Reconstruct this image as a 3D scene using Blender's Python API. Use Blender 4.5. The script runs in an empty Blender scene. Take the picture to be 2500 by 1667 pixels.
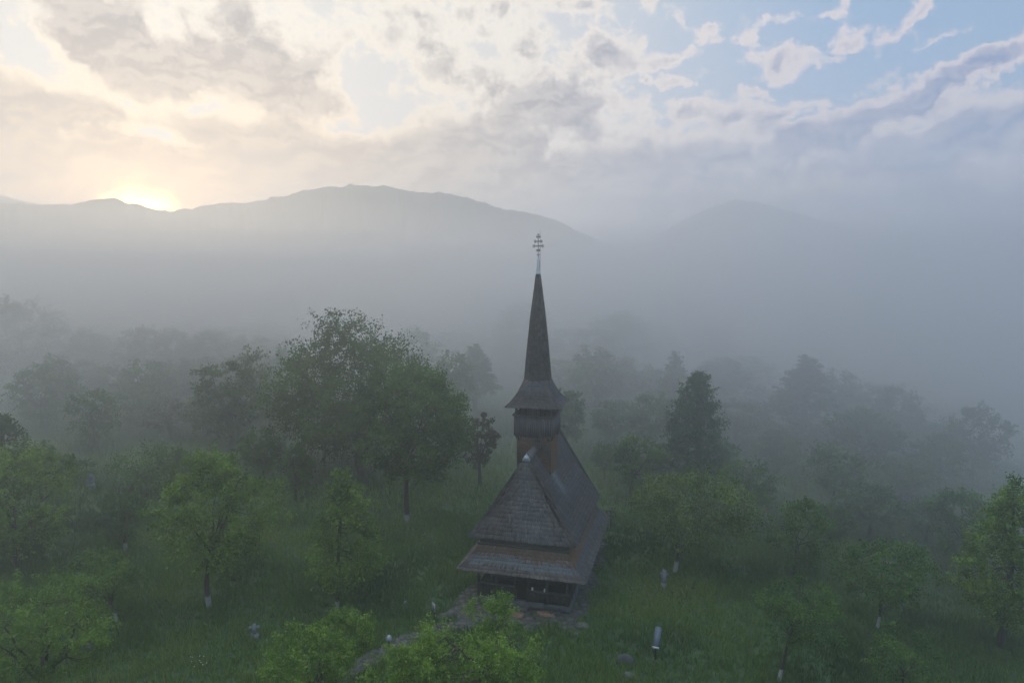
import bpy, math, random
import numpy as np
from mathutils import Vector, Matrix

sc = bpy.context.scene
COL = sc.collection
R = math.radians
# ------------------------------------------------------------------ camera
CAM_H = 21.0
PITCH = R(5.6)
cd = bpy.data.cameras.new('camera')
cam = bpy.data.objects.new('camera', cd)
COL.objects.link(cam)
cam.location = (0, 0, CAM_H)
cam.rotation_euler = (R(90) - PITCH, 0, 0)
cd.sensor_width = 36.0
cd.lens = 24.005
cd.clip_start = 0.2
cd.clip_end = 20000
sc.camera = cam
sc.view_settings.view_transform = 'Standard'
sc.view_settings.look = 'None'
sc.view_settings.gamma = 1.0
sc.view_settings.exposure = .88
sc.view_settings.use_curve_mapping = False
cy = sc.cycles
cy.use_denoising = True
cy.use_adaptive_sampling = True
cy.adaptive_threshold = 0.01
cy.max_bounces = 6
cy.diffuse_bounces = 3
cy.glossy_bounces = 2
cy.transmission_bounces = 3
cy.volume_bounces = 5
cy.transparent_max_bounces = 4
cy.sample_clamp_indirect = 4.0
cy.caustics_reflective = False
cy.caustics_refractive = False

FPX = 1667.0
def pxdir(x, y):
    """world direction seen at a photo pixel (2500 x 1667)"""
    a = (x - 1250) / FPX; b = (833.5 - y) / FPX
    v = Vector((a, math.cos(PITCH) + b * math.sin(PITCH), -math.sin(PITCH) + b * math.cos(PITCH)))
    return v.normalized()
def azel(x, y):
    d = pxdir(x, y)
    return math.degrees(math.atan2(d.x, d.y)), math.degrees(math.asin(d.z))

# ------------------------------------------------------------------ world: sky with clouds
SUN_AZ, SUN_EL = azel(372, 498)
SUN_DIR = Vector((math.sin(R(SUN_AZ)) * math.cos(R(SUN_EL)), math.cos(R(SUN_AZ)) * math.cos(R(SUN_EL)), math.sin(R(SUN_EL))))
world = bpy.data.worlds.new('World')
sc.world = world
world.use_nodes = True
wt = world.node_tree
wt.nodes.clear()
def WN(t, **kw):
    n = wt.nodes.new(t)
    for k, v in kw.items(): setattr(n, k, v)
    return n
def lk(a, b): wt.links.new(a, b)
def val(n, i, v):
    if hasattr(v, 'is_output'): lk(v, n.inputs[i])
    else: n.inputs[i].default_value = v
def wm(op, a, b=None, c=None, clamp=False):
    n = WN('ShaderNodeMath', operation=op); n.use_clamp = clamp
    val(n, 0, a)
    if b is not None: val(n, 1, b)
    if c is not None: val(n, 2, c)
    return n.outputs[0]
def wvm(op, a, b=None, out=0):
    n = WN('ShaderNodeVectorMath', operation=op)
    val(n, 0, a)
    if b is not None: val(n, 1, b)
    return n.outputs[out]
def wmr(v, a, b, c=0.0, d=1.0, smooth=True):
    n = WN('ShaderNodeMapRange', interpolation_type='SMOOTHSTEP' if smooth else 'LINEAR')
    lk(v, n.inputs['Value'])
    for k, q in (('From Min', a), ('From Max', b), ('To Min', c), ('To Max', d)): n.inputs[k].default_value = q
    return n.outputs['Result']
def wmix(f, a, b, blend='MIX'):
    n = WN('ShaderNodeMix', data_type='RGBA', blend_type=blend)
    val(n, 0, f)
    val(n, 6, a if hasattr(a, 'is_output') else (*a, 1)); val(n, 7, b if hasattr(b, 'is_output') else (*b, 1))
    return n.outputs[2]
tc = WN('ShaderNodeTexCoord')
D = tc.outputs['Generated']
sep = WN('ShaderNodeSeparateXYZ'); lk(D, sep.inputs[0])
az = wm('MULTIPLY', wm('ARCTAN2', sep.outputs[0], sep.outputs[1]), 57.2958)
el = wm('MULTIPLY', wm('ARCSINE', sep.outputs[2]), 57.2958)
cmb = WN('ShaderNodeCombineXYZ'); lk(az, cmb.inputs[0]); lk(el, cmb.inputs[1])
P0 = cmb.outputs[0]
def noise(vec, scale, detail=4, rough=.5, dist=0.0, out=0, dims='3D'):
    n = WN('ShaderNodeTexNoise'); n.noise_dimensions = dims
    lk(vec, n.inputs['Vector'])
    n.inputs['Scale'].default_value = scale; n.inputs['Detail'].default_value = detail
    n.inputs['Roughness'].default_value = rough; n.inputs['Distortion'].default_value = dist
    return n.outputs[out]
# warp of the az/el plane, so every cloud edge is ragged
w1 = wvm('SUBTRACT', noise(P0, .30, 5, .62, out=1, dims='2D'), (.5, .5, .5))
P1 = wvm('ADD', P0, wvm('MULTIPLY', w1, (4.0, 2.4, 0)))
def blob(x, y, rx, ry, rot, amp):
    a, e = azel(x, y)
    m = WN('ShaderNodeMapping', vector_type='TEXTURE')
    lk(P1, m.inputs['Vector'])
    k = 57.2958 / FPX
    m.inputs['Location'].default_value = (a, e, 0)
    m.inputs['Rotation'].default_value = (0, 0, R(-rot))
    m.inputs['Scale'].default_value = (rx * k, ry * k, 1)
    g = WN('ShaderNodeTexGradient', gradient_type='SPHERICAL')
    lk(m.outputs[0], g.inputs[0])
    return wm('MULTIPLY', g.outputs['Fac'], amp)
# cloud bodies of the photograph: x, y, radii, tilt (degrees, positive = falls to the right), amount
BLOBS = [
 (230, 100, 190, 150, 50, 1.5), (470, 150, 340, 90, 12, 1.7), (570, 50, 130, 70, 50, 1.2), (660, 170, 150, 80, 10, 1.0),
 (885, 62, 75, 62, 60, 1.3), (90, 265, 380, 80, 22, 1.6), (600, 325, 400, 80, 12, 1.7), (300, 395, 460, 75, 2, 1.4),
 (1250, 235, 250, 80, 8, 1.5), (1080, 325, 230, 70, 0, 1.2), (1420, 215, 90, 40, 10, .9), (1405, 118, 105, 62, -8, 1.35), (1020, 145, 95, 50, 0, 1.0),
 (1680, 270, 140, 42, 12, 1.3), (2150, 205, 360, 52, -16, .72), (1950, 290, 240, 40, -14, .95), (2290, 290, 260, 60, -12, .7),
 (1790, 142, 105, 48, 8, 1.07), (1550, 134, 62, 26, -12, 0.98), (1550, 189, 48, 22, 0, 0.98), (1630, 62, 30, 18, 0, 0.98), (1722, 70, 42, 48, 20, 0.90),
 (1795, 46, 64, 24, -8, 0.94), (1905, 44, 62, 24, 0, 0.90), (1950, 105, 80, 30, -55, 0.90), (2080, 50, 170, 34, -36, 0.98), (2170, 90, 130, 18, -24, .9),
 (1340, 10, 70, 28, 0, 0.98), (1480, 8, 44, 26, 0, 0.98), (1155, 20, 34, 28, 0, 0.90), (1120, 72, 44, 50, 30, 0.82), (1735, 212, 36, 15, 0, 0.90),
 (1490, 185, 20, 12, 0, 0.98), (1570, 250, 80, 22, 20, 0.90), (1210, 130, 56, 50, 0, .9), (970, 40, 80, 36, 20, .9), (1060, 30, 60, 30, 0, .8),
 (2260, 150, 240, 34, -20, .8), (1860, 240, 130, 30, -10, .7), (2330, 110, 160, 24, -20, .7),
 (180, 325, 90, 32, 10, -1.7), (370, 322, 190, 20, 5, -1.8), (262, 362, 60, 18, 30, -1.3), (300, 238, 200, 46, 10, -1.3), (520, 236, 150, 40, 0, -1.2),
 (700, 380, 110, 18, 0, -.8), (830, 385, 90, 22, -30, -.9), (1250, 350, 60, 22, -30, -.8), (60, 100, 90, 90, 0, -.9), (380, 70, 70, 50, 50, -.9), (450, 445, 80, 22, 10, -1.3),
 (1200, 300, 60, 30, 0, -.5), (860, 230, 130, 150, 0, -.5),
]
acc = None
for b in BLOBS:
    o = blob(b[0] * 1.063, b[1] * 1.063, b[2] * 1.063, b[3] * 1.063, b[4], b[5])
    acc = o if acc is None else wm('ADD', acc, o)
mp = WN('ShaderNodeMapping'); lk(P1, mp.inputs[0]); mp.inputs['Scale'].default_value = (.17, .30, 1); mp.inputs['Rotation'].default_value = (0, 0, R(6))
f1 = noise(mp.outputs[0], 1.5, 9, .57, .1, dims='2D')
off = WN('ShaderNodeVectorMath', operation='ADD'); lk(mp.outputs[0], off.inputs[0]); off.inputs[1].default_value = (-.07, .10, 0)
f1b = noise(off.outputs[0], 1.5, 5, .55, .1, dims='2D')
f2 = noise(P0, .85, 6, .60, .2, dims='2D')
# angle from the sun
dots = wvm('DOT_PRODUCT', D, tuple(SUN_DIR), out=1)
ang = wm('MULTIPLY', wm('ARCCOSINE', wm('MINIMUM', dots, .99999)), 57.2958)
# low deck of cloud towards the horizon, and plain broken cloud outside the picture
deck = wmr(wm('SUBTRACT', el, wm('MULTIPLY', az, .03)), 12.6, 8.2, 0, 1.35)
base_cov = wmr(el, 25, 36, 0.0, .45)
left_cov = wm('MULTIPLY', wmr(ang, 52, 28), .62)
dens = wm('ADD', wm('ADD', wm('ADD', wm('ADD', acc, left_cov), base_cov), deck), wm('MULTIPLY', wm('SUBTRACT', f1, .5), 2.6))
dens = wm('ADD', dens, wm('MULTIPLY', wm('SUBTRACT', f2, .5), 1.15))
alpha = wmr(dens, .28, .80)
thick = wmr(dens, .75, 1.75)
lit = wmr(wm('SUBTRACT', f1b, f1), -.16, .16, 0, 1)      # shaded where the cloud thickens towards the sun
thick = wm('MULTIPLY', thick, wmr(lit, 0, 1, .62, 1.0), clamp=True)
near = wmr(ang, 56, 24)
near2 = wmr(ang, 34, 4)
lowel = wmr(el, 20, 4)
sky = WN('ShaderNodeTexSky', sky_type='NISHITA')
sky.sun_disc = False
sky.sun_elevation = R(max(SUN_EL, 4.0)) + R(6)
sky.sun_rotation = R(SUN_AZ)
sky.altitude = 500
sky.air_density = 1.0; sky.dust_density = 1.0; sky.ozone_density = 1.3
SKYK = 1.0      # clear sky gain inside the colour network (world strength .1 below)
skyc = wmix(1.0, sky.outputs[0], (SKYK,) * 3, 'MULTIPLY')
S = 10.0        # cloud radiances are written for strength 1; the Background runs at .1
def c(r, g, b, k=1.0): return (r * S * k, g * S * k, b * S * k)
clear = wmix(.85, skyc, c(.135, .225, .345))
clear = wmix(wm('MULTIPLY', near, .93), clear, c(.43, .415, .39))
edge = wmix(near, c(.42, .38, .385), c(.53, .49, .42))
edge = wmix(wm('MULTIPLY', near2, lowel), edge, c(.70, .475, .22))
grey = wmix(near, c(.085, .130, .245), c(.185, .172, .172))
grey = wmix(wm('MULTIPLY', near2, lowel), grey, c(.30, .205, .115))
cloudc = wmix(thick, edge, grey)
col = wmix(alpha, clear, cloudc)
# the sky overhead, well above the picture, is bright broken cloud
over = wmr(el, 30, 52, 0, 1)
col = wmix(wm('MULTIPLY', over, .75), col, wmix(wmr(az, -40, 60), c(1.05, 1.05, 1.02), c(.50, .74, 1.08)))
# glow of the hidden sun, drawn out along the ridge
ang2 = wm('SQRT', wm('ADD', wm('POWER', wm('MULTIPLY', wm('SUBTRACT', az, SUN_AZ - .6), .62), 2.0), wm('POWER', wm('MULTIPLY', wm('SUBTRACT', el, SUN_EL - .5), 1.25), 2.0)))
ang2 = wm('ADD', ang2, wm('MULTIPLY', wm('SUBTRACT', .5, f1), 2.5))
gl = wm('POWER', wmr(ang2, 9, 0, 0, 1, False), 3.2)
col = wmix(gl, col, c(2.6, 1.35, .36), 'MIX')
gl2 = wm('POWER', wmr(ang2, 2.3, 0, 0, 1, False), 2.2)
col = wmix(gl2, col, c(22., 13.0, 3.8), 'MIX')
bg = WN('ShaderNodeBackground'); lk(col, bg.inputs[0]); bg.inputs[1].default_value = .1
wo = WN('ShaderNodeOutputWorld'); lk(bg.outputs[0], wo.inputs[0])
world.cycles.sampling_method = 'MANUAL'
world.cycles.sample_map_resolution = 512

# ------------------------------------------------------------------ the sun: behind the ridge, veiled
sd = bpy.data.lights.new('sun', 'SUN')
so = bpy.data.objects.new('sun', sd)
COL.objects.link(so)
sd.energy = .8
sd.angle = R(12)
sd.color = (1.0, .80, .55)
so.rotation_euler = (-(Vector(SUN_DIR) + Vector((0, 0, .05)))).to_track_quat('-Z', 'Y').to_euler()

# ------------------------------------------------------------------ helpers
def tag(o, label=None, cat=None, group=None, kind=None):
    if label: o['label'] = label
    if cat: o['category'] = cat
    if group: o['group'] = group
    if kind: o['kind'] = kind
    return o
def empty(name, loc=(0, 0, 0), rz=0.0):
    o = bpy.data.objects.new(name, None)
    COL.objects.link(o); o.location = loc; o.rotation_euler = (0, 0, rz)
    o.empty_display_size = .3
    return o
def link_mesh(name, me, parent=None):
    o = bpy.data.objects.new(name, me)
    COL.objects.link(o)
    if parent is not None: o.parent = parent
    return o
def np_mesh(name, verts, faces, mat, tint=None, age=None, smooth=False):
    """faces: int array (n,k) of equal-sized polygons, or a list of such arrays"""
    me = bpy.data.meshes.new(name)
    if not isinstance(faces, list): faces = [faces]
    faces = [np.asarray(f, dtype=np.int32) for f in faces if len(f)]
    verts = np.asarray(verts, dtype=np.float32)
    me.vertices.add(len(verts)); me.vertices.foreach_set('co', verts.ravel())
    nl = sum(f.size for f in faces); npoly = sum(len(f) for f in faces)
    me.loops.add(nl); me.polygons.add(npoly)
    me.loops.foreach_set('vertex_index', np.concatenate([f.ravel() for f in faces]))
    tot = np.concatenate([np.full(len(f), f.shape[1], dtype=np.int32) for f in faces])
    st = np.concatenate([[0], np.cumsum(tot)[:-1]]).astype(np.int32)
    me.polygons.foreach_set('loop_start', st)
    me.polygons.foreach_set('loop_total', tot)
    if smooth: me.polygons.foreach_set('use_smooth', np.ones(npoly, dtype=bool))
    me.update(calc_edges=True)
    me.validate()
    for nm, arr in (('tint', tint), ('age', age)):
        if arr is not None and len(arr) == len(me.polygons):
            at = me.attributes.new(nm, 'FLOAT', 'FACE')
            at.data.foreach_set('value', np.asarray(arr, dtype=np.float32))
    if mat: me.materials.append(mat)
    return me
class MB:
    """collects boxes, bars, tubes and shingles; build() links them as one mesh"""
    def __init__(s): s.v = []; s.f = {}; s.n = 0; s.t = {}; s.a = {}
    def add(s, vs, fs, tint=.5, age=0.0):
        for f in fs:
            k = len(f)
            s.f.setdefault(k, []).append([i + s.n for i in f])
            s.t.setdefault(k, []).append(tint); s.a.setdefault(k, []).append(age)
        s.v.extend([tuple(p) for p in vs]); s.n += len(vs)
    def hexa(s, p, **k):   # p: 8 points, bottom ring 0-3, top ring 4-7
        s.add(p, [(3, 2, 1, 0), (4, 5, 6, 7), (0, 1, 5, 4), (1, 2, 6, 5), (2, 3, 7, 6), (3, 0, 4, 7)], **k)
    def box(s, x0, x1, y0, y1, z0, z1, **k):
        s.hexa([(x0, y0, z0), (x1, y0, z0), (x1, y1, z0), (x0, y1, z0), (x0, y0, z1), (x1, y0, z1), (x1, y1, z1), (x0, y1, z1)], **k)
    def bar(s, a, b, w, h=None, up=(0, 0, 1), **k):
        h = h or w
        a = Vector(a); b = Vector(b); d = (b - a).normalized(); up = Vector(up)
        if abs(d.dot(up)) > .98: up = Vector((0, 1, 0))
        r = d.cross(up).normalized() * w / 2; u = r.cross(d).normalized() * h / 2
        s.hexa([a - r - u, a + r - u, b + r - u, b - r - u, a - r + u, a + r + u, b + r + u, b - r + u], **k)
    def tube(s, pts, rad, n=8, cap=True, **k):
        pts = [Vector(p) for p in pts]
        if not hasattr(rad, '__len__'): rad = [rad] * len(pts)
        vs = []; prev = None
        for i, p in enumerate(pts):
            d = (pts[min(i + 1, len(pts) - 1)] - pts[max(i - 1, 0)]).normalized()
            if prev is None:
                a = d.orthogonal().normalized()
            else:
                a = (prev - d * prev.dot(d)).normalized()
            prev = a; b = d.cross(a)
            for j in range(n):
                t = 2 * math.pi * j / n
                vs.append(p + (a * math.cos(t) + b * math.sin(t)) * rad[i])
        fs = []
        for i in range(len(pts) - 1):
            for j in range(n):
                q = (j + 1) % n
                fs.append((i * n + j, i * n + q, (i + 1) * n + q, (i + 1) * n + j))
        if cap:
            fs.append(tuple(range(n - 1, -1, -1))); m = (len(pts) - 1) * n
            fs.append(tuple(range(m, m + n)))
        s.add(vs, fs, **k)
    def lathe(s, prof, n=16, centre=(0, 0, 0), **k):
        cx, cyy, cz = centre
        vs = [(cx + r * math.cos(2 * math.pi * j / n), cyy + r * math.sin(2 * math.pi * j / n), cz + z) for r, z in prof for j in range(n)]
        fs = []
        for i in range(len(prof) - 1):
            for j in range(n):
                q = (j + 1) % n
                fs.append((i * n + j, i * n + q, (i + 1) * n + q, (i + 1) * n + j))
        fs.append(tuple(range(n - 1, -1, -1))); m = (len(prof) - 1) * n
        fs.append(tuple(range(m, m + n)))
        s.add(vs, fs, **k)
    def mesh(s, name, mat, smooth=False):
        ks = sorted(s.f)
        return np_mesh(name, np.array([tuple(v) for v in s.v]), [np.array(s.f[k]) for k in ks], mat,
                       np.concatenate([s.t[k] for k in ks]), np.concatenate([s.a[k] for k in ks]), smooth)
    def build(s, name, mat, parent=None, smooth=False):
        return link_mesh(name, s.mesh(name, mat, smooth), parent)

def smooth01(a, b, x):
    t = np.clip((np.asarray(x, dtype=float) - a) / (b - a), 0, 1); return t * t * (3 - 2 * t)
def vnoise(x, y, seed=0):
    """cheap smooth 2-D value noise, 0..1"""
    x = np.asarray(x, dtype=float); y = np.asarray(y, dtype=float)
    xi = np.floor(x); yi = np.floor(y); fx = x - xi; fy = y - yi
    fx = fx * fx * (3 - 2 * fx); fy = fy * fy * (3 - 2 * fy)
    def h(a, b):
        q = np.sin(a * 127.1 + b * 311.7 + seed * 74.7) * 43758.5453
        return q - np.floor(q)
    return (h(xi, yi) * (1 - fx) + h(xi + 1, yi) * fx) * (1 - fy) + (h(xi, yi + 1) * (1 - fx) + h(xi + 1, yi + 1) * fx) * fy
def ground_z(x, y):
    x = np.asarray(x, dtype=float); y = np.asarray(y, dtype=float)
    s = x * .80 + (y - 40) * .30 - 40
    z = -13.0 * smooth01(0, 75, s)
    z = z - 7 * smooth01(130, 400, np.hypot(x, y))
    d = np.hypot(x - 2, y - 46)
    k = smooth01(12, 40, d)
    z = z + k * ((vnoise(x / 17, y / 17, 3) - .5) * 1.2)
    z = z + 1.6 * smooth01(-20, -60, x) * smooth01(50, 90, y)
    return z

# ------------------------------------------------------------------ materials
def mat_new(name):
    m = bpy.data.materials.new(name); m.use_nodes = True
    return m, m.node_tree, m.node_tree.nodes['Principled BSDF']
def MN(nt, t, **kw):
    n = nt.nodes.new(t)
    for k, v in kw.items(): setattr(n, k, v)
    return n
def ramp(nt, fac, stops):
    r = MN(nt, 'ShaderNodeValToRGB'); nt.links.new(fac, r.inputs[0])
    e = r.color_ramp.elements
    while len(e) < len(stops): e.new(.5)
    for i, (p, cc) in enumerate(stops): e[i].position = p; e[i].color = (*cc, 1)
    return r.outputs[0]
def mnoise(nt, scale, detail=4, rough=.5, coord='Object', stretch=None, out=0):
    t = MN(nt, 'ShaderNodeTexCoord'); v = t.outputs[coord]
    if stretch:
        mpp = MN(nt, 'ShaderNodeMapping'); mpp.inputs['Scale'].default_value = stretch; nt.links.new(v, mpp.inputs[0]); v = mpp.outputs[0]
    n = MN(nt, 'ShaderNodeTexNoise'); nt.links.new(v, n.inputs['Vector'])
    n.inputs['Scale'].default_value = scale; n.inputs['Detail'].default_value = detail; n.inputs['Roughness'].default_value = rough
    return n.outputs[out]
def mmix(nt, f, a, b, blend='MIX'):
    n = MN(nt, 'ShaderNodeMix', data_type='RGBA', blend_type=blend)
    for i, q in ((0, f), (6, a), (7, b)):
        if hasattr(q, 'is_output'): nt.links.new(q, n.inputs[i])
        else: n.inputs[i].default_value = q if i == 0 else (*q, 1)
    return n.outputs[2]
def attr(nt, name):
    a = MN(nt, 'ShaderNodeAttribute'); a.attribute_name = name
    return a.outputs['Fac']
def bump(nt, bs, h, strength=.4, dist=.05):
    b = MN(nt, 'ShaderNodeBump'); b.inputs['Strength'].default_value = strength; b.inputs['Distance'].default_value = dist
    nt.links.new(h, b.inputs['Height']); nt.links.new(b.outputs[0], bs.inputs['Normal'])

def leaf_mat(name, dark, mid, light, transl=.35):
    m, nt, bs = mat_new(name)
    colr = ramp(nt, attr(nt, 'tint'), [(0, dark), (.5, mid), (1, light)])
    nt.links.new(colr, bs.inputs['Base Color'])
    bs.inputs['Roughness'].default_value = .6
    bs.inputs['Specular IOR Level'].default_value = .25
    tr = MN(nt, 'ShaderNodeBsdfTranslucent')
    nt.links.new(mmix(nt, 1.0, colr, (1.15, 1.25, .6), 'MULTIPLY'), tr.inputs[0])
    mx = MN(nt, 'ShaderNodeMixShader'); mx.inputs[0].default_value = transl
    out = nt.nodes['Material Output']
    nt.links.new(bs.outputs[0], mx.inputs[1]); nt.links.new(tr.outputs[0], mx.inputs[2]); nt.links.new(mx.outputs[0], out.inputs[0])
    return m
LEAF = {
 'green': leaf_mat('leaf_green', (.028, .070, .020), (.068, .142, .032), (.13, .225, .050)),
 'bright': leaf_mat('leaf_bright', (.042, .095, .018), (.110, .195, .034), (.20, .31, .055)),
 'lime': leaf_mat('leaf_lime', (.055, .12, .020), (.135, .235, .036), (.25, .37, .06)),
 'olive': leaf_mat('leaf_olive', (.032, .062, .018), (.060, .110, .026), (.095, .155, .036)),
 'yellow': leaf_mat('leaf_yellow', (.050, .090, .024), (.095, .155, .038), (.16, .22, .060)),
 'dark': leaf_mat('leaf_dark', (.022, .060, .024), (.048, .112, .040), (.085, .160, .052)),
 'rust': leaf_mat('leaf_rust', (.045, .042, .020), (.075, .066, .030), (.100, .088, .036)),
}
def bark_mat(name, white):
    m, nt, bs = mat_new(name)
    n = mnoise(nt, 6, 5, .6, stretch=(3, 3, .7))
    colr = ramp(nt, n, [(.3, (.022, .018, .014)), (.7, (.075, .062, .05))])
    if white:
        g = MN(nt, 'ShaderNodeNewGeometry'); t = MN(nt, 'ShaderNodeTexCoord')
        s = MN(nt, 'ShaderNodeSeparateXYZ'); nt.links.new(t.outputs['Object'], s.inputs[0])
        n2 = mnoise(nt, 9, 3)
        ad = MN(nt, 'ShaderNodeMath', operation='ADD'); nt.links.new(s.outputs[2], ad.inputs[0])
        ml = MN(nt, 'ShaderNodeMath', operation='MULTIPLY'); nt.links.new(n2, ml.inputs[0]); ml.inputs[1].default_value = .5
        nt.links.new(ml.outputs[0], ad.inputs[1])
        mr = MN(nt, 'ShaderNodeMapRange'); nt.links.new(ad.outputs[0], mr.inputs[0])
        mr.inputs[1].default_value = 1.02; mr.inputs[2].default_value = .9
        colr = mmix(nt, mr.outputs[0], colr, (.30, .31, .31))
    nt.links.new(colr, bs.inputs['Base Color']); bs.inputs['Roughness'].default_value = .9
    bump(nt, bs, n, .6, .05)
    return m
BARK = bark_mat('bark', False); BARKW = bark_mat('bark_whitewashed', True)

def shingle_mat(name, c0, c1, c2, brown, pale):
    """age 0 = ordinary weathered grey, 1 = sheltered brown, -1 = washed pale"""
    m, nt, bs = mat_new(name)
    base = ramp(nt, attr(nt, 'tint'), [(0, c0), (.5, c1), (1, c2)])
    ag = attr(nt, 'age')
    n = mnoise(nt, 1.4, 5, .6)
    mr = MN(nt, 'ShaderNodeMapRange'); nt.links.new(n, mr.inputs[0]); mr.inputs[1].default_value = .35; mr.inputs[2].default_value = .7
    base = mmix(nt, mr.outputs[0], base, mmix(nt, 1.0, base, (.66, .70, .72), 'MULTIPLY'))
    up = MN(nt, 'ShaderNodeMath', operation='MAXIMUM'); nt.links.new(ag, up.inputs[0]); up.inputs[1].default_value = 0
    dn = MN(nt, 'ShaderNodeMath', operation='MULTIPLY'); nt.links.new(ag, dn.inputs[0]); dn.inputs[1].default_value = -1; dn.use_clamp = True
    base = mmix(nt, up.outputs[0], base, mmix(nt, .35, brown, base))
    base = mmix(nt, dn.outputs[0], base, mmix(nt, .35, pale, base))
    nt.links.new(base, bs.inputs['Base Color']); bs.inputs['Roughness'].default_value = .72
    bs.inputs['Specular IOR Level'].default_value = .35
    g = mnoise(nt, 30, 3, .6, stretch=(1, 1, .3)); bump(nt, bs, g, .35, .02)
    return m
M_SH = shingle_mat('roof_shingles', (.052, .050, .050), (.128, .120, .118), (.26, .24, .228), (.29, .135, .055), (.30, .33, .37))
M_TSH = shingle_mat('tower_shingles', (.050, .049, .050), (.105, .101, .102), (.19, .182, .178), (.36, .17, .06), (.27, .30, .35))

def wood_mat(name, a, b, stretch=(1, 1, .15), rough=.8, scale=9):
    m, nt, bs = mat_new(name)
    n = mnoise(nt, scale, 5, .65, stretch=stretch)
    colr = ramp(nt, n, [(.25, a), (.75, b)])
    colr = mmix(nt, .45, colr, mmix(nt, 1.0, colr, ramp(nt, attr(nt, 'tint'), [(0, (.35, .35, .35)), (1, (1.7, 1.7, 1.7))]), 'MULTIPLY'))
    nt.links.new(colr, bs.inputs['Base Color']); bs.inputs['Roughness'].default_value = rough
    bump(nt, bs, n, .4, .03)
    return m
M_LOG = wood_mat('dark_logs', (.020, .017, .015), (.055, .046, .038), (.15, .15, 1))
M_PLANK = wood_mat('grey_planks', (.038, .038, .043), (.10, .10, .11))
M_DPLANK = wood_mat('dark_planks', (.006, .007, .008), (.018, .020, .022))  # very dark: the deep shade of the porch is put into the plank colour
M_BEAM = wood_mat('weathered_beams', (.040, .036, .032), (.11, .10, .09), (.2, 1, 1))
M_DBEAM = wood_mat('shade_toned_posts', (.018, .016, .014), (.045, .04, .036), (.2, 1, 1))  # darker copy of the beam wood, porch shade put into its colour
M_SILL = wood_mat('sky_tinted_sill_boards', (.035, .045, .052), (.09, .11, .125), (.3, 1, 1))  # bluish: reflected sky light is put into the board colour

def stone_mat(name, a, b, scale=3, moss=.3):
    m, nt, bs = mat_new(name)
    n = mnoise(nt, scale, 6, .6)
    colr = ramp(nt, n, [(.3, a), (.7, b)])
    colr = mmix(nt, .5, colr, mmix(nt, 1.0, colr, ramp(nt, attr(nt, 'tint'), [(0, (.5, .5, .5)), (1, (1.5, 1.5, 1.5))]), 'MULTIPLY'))
    n2 = mnoise(nt, 1.2, 4, .6)
    mr = MN(nt, 'ShaderNodeMapRange'); nt.links.new(n2, mr.inputs[0]); mr.inputs[1].default_value = .5; mr.inputs[2].default_value = .75; mr.inputs[4].default_value = moss
    colr = mmix(nt, mr.outputs[0], colr, (.04, .06, .025))
    nt.links.new(colr, bs.inputs['Base Color']); bs.inputs['Roughness'].default_value = .85
    bump(nt, bs, n, .5, .03)
    return m
M_STONE = stone_mat('grey_stone', (.05, .054, .052), (.12, .12, .115))
M_PSTONE = stone_mat('pale_stone', (.10, .12, .13), (.19, .215, .23), 4, .15)
M_RSTONE = stone_mat('reddish_stone', (.14, .085, .06), (.27, .16, .11), 3, .1)
M_DSTONE = stone_mat('dark_stone', (.03, .035, .035), (.07, .075, .08), 3, .3)
def plain(name, colr, rough=.5, metal=0.0, nz=.25, scale=12):
    m, nt, bs = mat_new(name)
    n = mnoise(nt, scale, 4, .6)
    cc = ramp(nt, n, [(.3, tuple(x * (1 - nz) for x in colr)), (.7, colr)])
    nt.links.new(cc, bs.inputs['Base Color']); bs.inputs['Roughness'].default_value = rough; bs.inputs['Metallic'].default_value = metal
    return m
M_METAL = plain('galvanised_metal', (.62, .66, .70), .45, .6)
M_CAP = plain('pale_sheet_metal', (.50, .55, .60), .6, .0, .12)
M_IRON = plain('wrought_iron', (.045, .045, .05), .6, .5)
M_GREYM = plain('grey_lamp_metal', (.32, .35, .40), .45, .4)
M_DARKM = plain('dark_metal', (.02, .025, .025), .5, .3)
M_WHITE = plain('white_paint', (.74, .76, .78), .5)
M_SIGN = plain('dull_white_enamel', (.42, .44, .46), .5)
M_RED = plain('red_petals', (.42, .025, .03), .6)
M_PANEL = plain('glossy_panel', (.08, .115, .16), .5, .0, .3, 2)

# ground: meadow soil under the grass
def ground_mat():
    m, nt, bs = mat_new('meadow_ground')
    a = mnoise(nt, .11, 6, .6, 'Object'); b = mnoise(nt, 1.7, 6, .7, 'Object')
    c1 = ramp(nt, a, [(.32, (.022, .055, .018)), (.52, (.036, .082, .024)), (.72, (.055, .105, .030))])
    c2 = ramp(nt, b, [(.3, (.45, .45, .42)), (.7, (1.35, 1.35, 1.3))])
    nt.links.new(mmix(nt, 1.0, c1, c2, 'MULTIPLY'), bs.inputs['Base Color'])
    bs.inputs['Roughness'].default_value = .95
    bump(nt, bs, b, .8, .25)
    return m
M_GROUND = ground_mat()
def hill_mat():
    m, nt, bs = mat_new('forested_hill')
    a = mnoise(nt, .035, 6, .7, 'Object')
    nt.links.new(ramp(nt, a, [(.35, (.018, .034, .015)), (.65, (.045, .065, .028))]), bs.inputs['Base Color'])
    bs.inputs['Roughness'].default_value = 1
    return m
M_HILL = hill_mat()

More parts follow.
